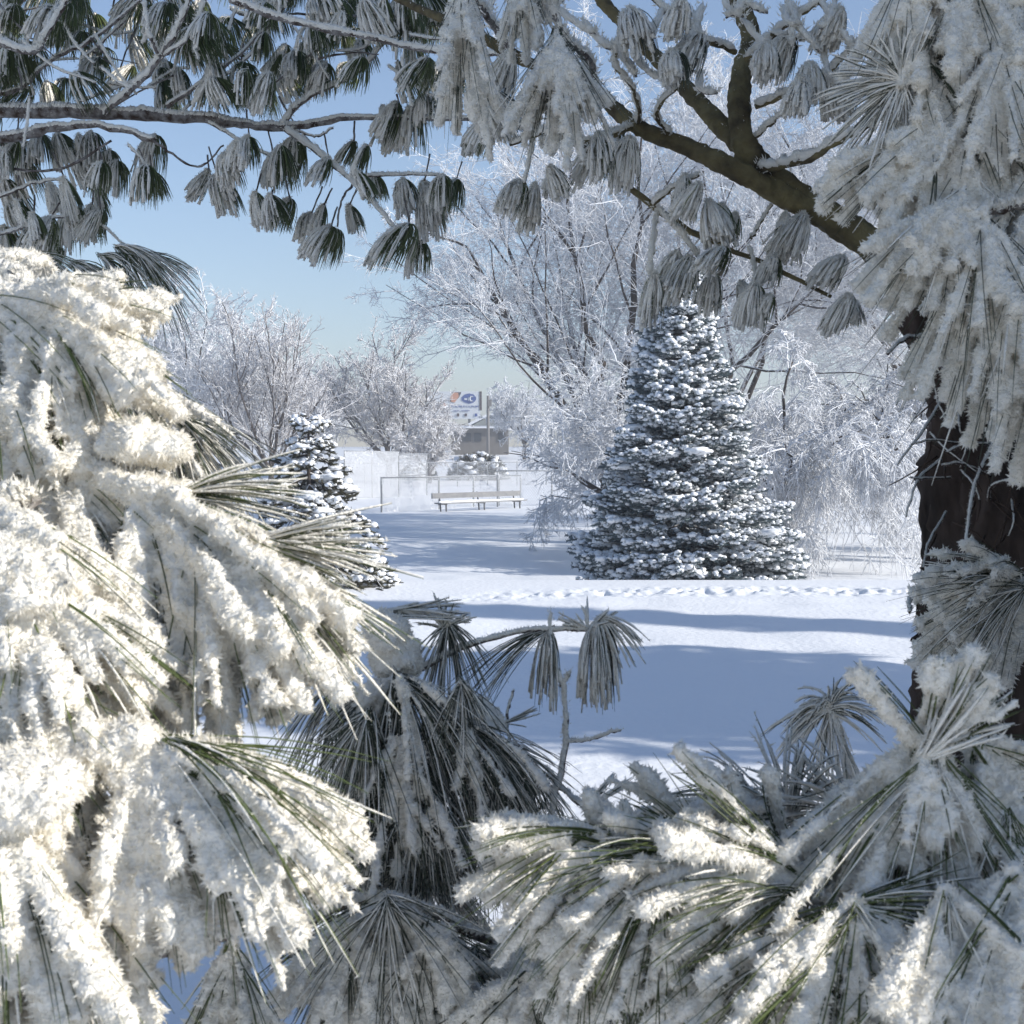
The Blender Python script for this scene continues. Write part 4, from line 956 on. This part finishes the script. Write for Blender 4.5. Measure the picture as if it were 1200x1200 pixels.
def bench():
    a = np.array(at_ground(509, 44.0)); b = np.array(at_ground(612, 48.0))
    root = empty('park_bench', None, 'long wooden players bench with backrest and dark steel legs in the snow', 'bench')
    L = np.linalg.norm(b-a); u = (b-a)/L; rz = math.atan2(u[1], u[0]); nrmv = np.array([u[1], -u[0]])   # towards the camera
    mid = (a+b)/2; z = gz(*mid)
    def plank(name, off, h, sz, tilt=0):
        m = MB(); c = mid+nrmv*off; m.box((c[0], c[1], z+h), sz, rotz=rz); return m.build(name, M['wood'], root, smooth=False)
    plank('seat', 0.10, 0.27, (L*0.98, 0.28, 0.045))
    plank('backrest', -0.10, 0.50, (L, 0.045, 0.17))
    m = MB(); c = mid+nrmv*0.10; m.tubes(np.stack([np.append(c-u*L*.48*k_, z+0.30) for k_ in np.linspace(-1, 1, 24)])[None], np.full((1, 24), .05)*np.random.default_rng(3).uniform(.6, 1.1, (1, 24)), 8, cap=True); m.build('snow', M['snow'], root)
    for t in (0.08, 0.5, 0.92):
        m = MB(); c = a+(b-a)*t
        q = c+nrmv*0.18; m.tubes(np.array([[(*q, z-0.2), (*(q-nrmv*.02), z+0.25)]]).reshape(1, 2, 3), [[.028, .028]], 6, cap=True)
        q = c-nrmv*0.13; m.tubes(np.array([[(*(q+nrmv*.1), z-0.2), (*(q+nrmv*.06), z+0.27), (*(q-nrmv*0.01), z+0.60)]]).reshape(1, 3, 3), [[.028, .028, .024]], 6, cap=True)
        m.box((*(c+nrmv*.03), z+0.235), (0.05, 0.34, 0.04), rotz=rz)
        m.build('leg', M['benchsteel'], root)
bench()

def chain_fence(name, a, b, h, posts, label, cell=0.11, wr=0.006, rail_r=0.026, cat='fence', group=None, sunk=0.25, midrail=False, dens=1.0):
    root = empty(name, None, label, cat, group)
    a = np.array(a, float); b = np.array(b, float)
    za, zb = gz(*a), gz(*b)
    A = np.array([*a, za]); Bv = np.array([*b, zb]); L = np.linalg.norm(Bv-A)
    rng = np.random.default_rng(int(L*100))
    for t in posts:
        c = A+(Bv-A)*t; m = MB()
        m.tubes(np.array([[c-[0, 0, sunk], c+[0, 0, h+0.03]]]), [[rail_r*1.15]*2], 8, cap=True); m.build('post', M['steel'], root)
    for hh in ([h, h*0.5] if midrail else [h]):
        m = MB(); m.tubes(np.array([[A+[0, 0, hh], Bv+[0, 0, hh]]]), [[rail_r]*2], 8, cap=True); m.build('rail', M['steel'], root)
    # diagonal wires
    P0 = []
    for sgn in (1, -1):
        for k in np.arange(-h, L+h, cell):
            x0, z0, x1, z1 = (k, 0, k+h, h) if sgn == 1 else (k, h, k+h, 0)
            if x1 < 0 or x0 > L: continue
            if x0 < 0: z0 = z0+(0-x0)*sgn; x0 = 0
            if x1 > L: z1 = z1-(x1-L)*sgn; x1 = L
            if x1-x0 < 0.02: continue
            P0.append([A+(Bv-A)*(x0/L)+[0, -0.03, z0], A+(Bv-A)*(x1/L)+[0, -0.03, z1]])
    P0 = np.array(P0)
    m = MB(); m.tubes(P0, np.full(P0.shape[:2], wr), 3)
    n = int(L*h*160*dens)                                  # rime sticking to the wires in patches
    x = rng.uniform(0, 1, n); zz = rng.uniform(0.02, 1, n)*h
    q = A+(Bv-A)*x[:, None]+np.stack([0*x, 0*x-0.03, zz], 1)
    k = vnoise(np.stack([x*L*2.2, zz*2.2, 0*x], 1), 17) > 0.6
    v, t = crystals(rng, q[k], nrm(rng.normal(size=(k.sum(), 3))), 0.07, 0.03); m.add(v, t)
    m.build('chain_link', M['wire'], root)
    return root
chain_fence('chain_link_fence', at_ground(447, 43.5), at_ground(610, 52), 1.08, [0, .37, .62, .82, 1], 'low frosted chain link fence behind the long bench')
chain_fence('chain_link_fence', at_ground(583, 49), at_ground(720, 52), 1.25, [0, .45, .8, 1], 'frosted chain link fence running behind the low drooping tree')
chain_fence('chain_link_fence', at_ground(390, 74), at_ground(640, 78), 1.3, list(np.linspace(0, 1, 8)), 'farthest chain link fence across the back of the ball field')
chain_fence('backstop', at_ground(404, 60), at_ground(467, 62), 2.0, [0, .5, 1], 'tall white frosted chain link backstop panel beside the low fence', cell=0.07, wr=0.016, cat='backstop', midrail=False, dens=3)
chain_fence('backstop', at_ground(467, 62), at_ground(500, 66), 1.9, [0, 1], 'side wing of the backstop with a thin open mesh', cell=0.14, wr=0.006, cat='backstop', midrail=True)

# ------------------------------------------------------------------ building, billboard, pole
def building():
    root = empty('building', None, 'low grey building with snow on its roof and small gable in the distance', 'building')
    y = 118.0; x0, x1 = (528-600)/F*y, (596-600)/F*y; z = gz(0, y)
    W = x1-x0; zb = 1.6+(540-522)/F*y*1.0; zt = 1.6+(540-502)/F*y
    m = MB(); m.box(((x0+x1)/2, y+3, (z-0.5+zt)/2), (W, 6, zt-z+0.5)); m.build('wall', M['wall'], root, smooth=False)
    m = MB(); m.box(((x0+x1)/2, y+3, zt+0.11), (W+0.6, 6.8, 0.22)); m.build('roof', M['snow'], root, smooth=False)
    gx = (575-600)/F*y; gw = 1.55; gh = 0.85
    m = MB(); f = y-0.45
    m.add([[gx-gw, f, zt+.22], [gx+gw, f, zt+.22], [gx, f, zt+.22+gh], [gx-gw, y+3, zt+.22], [gx+gw, y+3, zt+.22], [gx, y+3, zt+.22+gh]], [(0, 1, 2), (3, 5, 4), (0, 2, 5), (0, 5, 3), (1, 4, 5), (1, 5, 2)])
    m.build('gable', M['gable'], root, smooth=False)
    m = MB()
    for s in (-1, 1):
        a = np.array([gx, f-0.1, zt+.25+gh]); b = np.array([gx+s*(gw+.25), f-0.1, zt+.2])
        n = np.array([s*gh, 0, gw]); n = n/np.linalg.norm(n)*0.2
        v = [a, b, a+n, b+n]; v = v+[q+np.array([0, 3.2, 0]) for q in v]
        m.add(v, [(0, 1, 3), (0, 3, 2), (4, 7, 5), (4, 6, 7), (2, 3, 7), (2, 7, 6), (0, 5, 1), (0, 4, 5), (1, 5, 7), (1, 7, 3), (0, 2, 6), (0, 6, 4)])
    m.build('gable_roof', M['snow'], root, smooth=False)
    for px in (548, 560, 588):
        m = MB(); m.box(((px-600)/F*y, y-0.03, zt-0.75), (0.6, 0.08, 0.7)); m.build('window', M['window'], root, smooth=False)
building()

def billboard():
    root = empty('billboard', None, 'white billboard with an orange face shape and blue oval emblem above the building', 'billboard')
    y = 135.0
    X = lambda px: (px-600)/F*y
    Z = lambda py: 1.6+(540-py)/F*y
    m = MB(); m.box((X(532), y, Z(475)), (X(563)-X(501), 0.25, Z(459)-Z(491))); m.build('panel', M['white'], root, smooth=False)
    f = y-0.16
    def poly(name, pts, mt, d=0.0):
        v = [(X(a), f-d, Z(b)) for a, b in pts]; n = len(v); v += [(p[0], p[1]+0.02, p[2]) for p in v]
        t = [(0, i, i+1) for i in range(1, n-1)]+[(n, n+i+1, n+i) for i in range(1, n-1)]+[(i, n+i, (i+1) % n) for i in range(n)]+[((i+1) % n, n+i, n+(i+1) % n) for i in range(n)]
        mm = MB(); mm.add(v, t); return mm.build(name, M[mt], root, smooth=False)
    poly('dark_backing', [(530, 460), (541, 460), (538, 466), (532, 472), (526, 471)], 'brownprint')
    poly('portrait_shape', [(531, 460.5), (537, 460.5), (538, 465), (533, 472), (529, 471), (528, 466)], 'skinprint', 0.03)
    poly('pointing_shape', [(519, 475), (521, 472), (523, 475), (521, 477)], 'skinprint')
    poly('emblem', [(541, 466), (545, 462.5), (550, 461.5), (555, 462.5), (558, 466), (558, 469), (555, 472), (550, 473.5), (545, 472), (541, 469.5)], 'blue')
    a = np.radians(np.linspace(50, 310, 12)); m = MB()
    m.tubes(np.stack([X(553)+np.cos(a)*X(603)*0.75, 0*a+f-0.05, Z(467.5)+np.sin(a)*X(602.7)], 1)[None], [[0.07]*12], 5); m.build('emblem_crescent', M['white'], root)
    m = MB(); m.box((X(546), f-.02, Z(468)), (0.28, .03, 0.16)); m.box((X(549.5), f-.02, Z(468)), (0.12, .03, 0.3)); m.build('emblem_letters', M['white'], root, smooth=False)
    m = MB()
    x = 528.0
    rng = np.random.default_rng(5)
    for wlen in (5, 11, 2, 2, 4, 4):
        for k in range(wlen):
            m.box((X(x), f-.02, Z(476.5)), (0.052, .03, rng.uniform(.08, .16))); x += 1.0
        x += 1.1
    x = 532.0
    for wlen in (7, 10):
        for k in range(wlen): m.box((X(x), f-.02, Z(481.5)), (0.05, .03, rng.uniform(.06, .12))); x += 1.0
        x += 2
    m.build('lettering', M['blue'], root, smooth=False)
    for px in (537, 546, 558):
        m = MB(); m.box((X(px), f-.02, Z(486.5)), (0.22, .03, .28)); m.build('picture_patch', M['brownprint' if px < 558 else 'blue'], root, smooth=False)
    m = MB(); m.box((X(563.3), y-.02, Z(470)), (X(566)-X(563.3), 0.3, Z(459)-Z(481))); m.build('side_strip', M['brownprint'], root, smooth=False)
    for px in (515, 550):
        m = MB(); m.box((X(px), y+0.25, (gz(0, y)+Z(476))/2), (0.25, 0.2, Z(476)-gz(0, y)+.2)); m.build('post', M['pole'], root, smooth=False)
billboard()

def pole():
    y = 105.0; x = (572-600)/F*y; z = gz(x, y); zt = 1.6+(540-464)/F*y
    root = empty('utility_pole', None, 'grey wooden utility pole right of the billboard', 'utility pole')
    m = MB(); m.tubes(np.array([[(x, y, z-.3), (x, y, zt)]]), [[.13, .10]], 8, cap=True); m.build('shaft', M['pole'], root)
    m = MB(); m.box((x+0.12, y-.15, zt-.55), (.3, .22, .5)); m.build('transformer', M['pole'], root, smooth=False)
pole()

# ------------------------------------------------------------------ unseen pines right of the picture: they shade the ground and near boughs
def shade_pine(x, y, H, R, zc, n, seed, label):
    rng = np.random.default_rng(seed)
    root = empty('white_pine', None, label, 'pine tree', 'pines beyond the right edge')
    z0 = gz(x, y)
    tb = MB(); tb.tubes(np.array([[(x, y, z0-.1), (x, y, z0+H)]]), [[R*0.08+.05, .03]], 9); tb.build('trunk', M['trunkbark'], root)
    h = rng.uniform(0, 1, n); az = rng.uniform(0, 6.283, n)
    prof = R*np.clip(1.25*(1-h)**0.6, 0, 1)*(0.75+0.25*np.sin(az*5+h*40))
    rad = prof*rng.uniform(0, 1, n)**0.45
    q = np.stack([x+rad*np.cos(az), y+rad*np.sin(az), z0+zc+(H-zc)*h-rad*0.12], 1)
    d = nrm(np.stack([np.cos(az), np.sin(az), -0.4+0*az], 1)+rng.normal(size=(n, 3))*.6)
    m = MB()
    for k in range(3):
        v, t = crystals(rng, q+rng.normal(size=q.shape)*.05, nrm(d+rng.normal(size=q.shape)*.5), rng.uniform(.18, .34, n), rng.uniform(.10, .2, n)); m.add(v, t)
    m.build('crown', M['needle_dark'], root, smooth=False)
shade_pine(4.0, 1.52, 5.4, 1.75, 0.6, 10500, 401, 'unseen pine added right of the picture to shade the near boughs')  # blocker added out of view to keep sun off the near boughs
shade_pine(1.62, 0.86, 2.4, 1.0, 0.1, 380, 405, 'unseen young pine added off the lower right corner to shade the low boughs')  # low sun blocker, added unseen for the lower right boughs alone
shade_pine(11.5, 6.5, 15, 2.5, 0.8, 14000, 402, 'large pine beyond the right edge that throws the broad blue shadow')
shade_pine(17.5, 9.1, 17, 0.55, 0.6, 7000, 403, 'slender pine beyond the right edge that throws the narrow far shadow')


# ------------------------------------------------------------------ cold winter air
def haze():
    m = bpy.data.materials.new('haze'); m.use_nodes = True; nt = m.node_tree; nt.nodes.clear()
    o = nt.nodes.new('ShaderNodeOutputMaterial'); v = nt.nodes.new('ShaderNodeVolumePrincipled')
    v.inputs['Color'].default_value = (0.90, 0.92, 0.97, 1); v.inputs['Density'].default_value = HAZE; v.inputs['Anisotropy'].default_value = 0.2
    nt.links.new(v.outputs[0], o.inputs['Volume'])
    mb = MB(); mb.box((0, 0, 9.0), (1000, 1000, 24)); h = mb.build('haze', m, smooth=False); tag(h, kind='stuff')
HAZE = 0.003
haze()

# ------------------------------------------------------------------ camera, light, sky
cam = bpy.data.cameras.new('camera'); co = bpy.data.objects.new('camera', cam); COL.objects.link(co)
cam.sensor_width = 36; cam.lens = 36*F/1200; cam.clip_start = 0.02; cam.clip_end = 3000
co.location = CAM; co.rotation_euler = (math.pi/2-PITCH, 0, 0)
cam.dof.use_dof = True; cam.dof.focus_distance = 6.0; cam.dof.aperture_fstop = cam.lens/1000/0.0014
scene.camera = co

sun = bpy.data.lights.new('sun', 'SUN'); sun.energy = 4.2; sun.angle = RAD(0.5); sun.color = (1.0, 0.965, 0.905)
so = bpy.data.objects.new('sun', sun); COL.objects.link(so)
from mathutils import Vector
so.rotation_euler = Vector(TOSUN).to_track_quat('Z', 'Y').to_euler()

w = bpy.data.worlds.new('World'); scene.world = w; w.use_nodes = True
nt = w.node_tree; bg = nt.nodes['Background']
sky = nt.nodes.new('ShaderNodeTexSky'); sky.sky_type = 'NISHITA'; sky.sun_disc = False
sky.sun_elevation = SUN_EL; sky.sun_rotation = math.atan2(TOSUN[0], TOSUN[1])
sky.air_density = 1.0; sky.dust_density = 0.1; sky.ozone_density = 2.5
tint = nt.nodes.new('ShaderNodeMix'); tint.data_type = 'RGBA'; tint.blend_type = 'MULTIPLY'; tint.inputs['Factor'].default_value = 1.0
tint.inputs['B'].default_value = (1.02, 0.965, 0.975, 1)             # faint lavender of thin winter haze
nt.links.new(sky.outputs['Color'], tint.inputs['A']); nt.links.new(tint.outputs['Result'], bg.inputs['Color']); bg.inputs['Strength'].default_value = 0.11

vs = scene.view_settings
vs.view_transform = 'Standard'; vs.look = 'None'; vs.exposure = 0.6; vs.gamma = 1.0
scene.cycles.max_bounces = 8; scene.cycles.diffuse_bounces = 5; scene.cycles.transmission_bounces = 4
scene.cycles.use_denoising = True
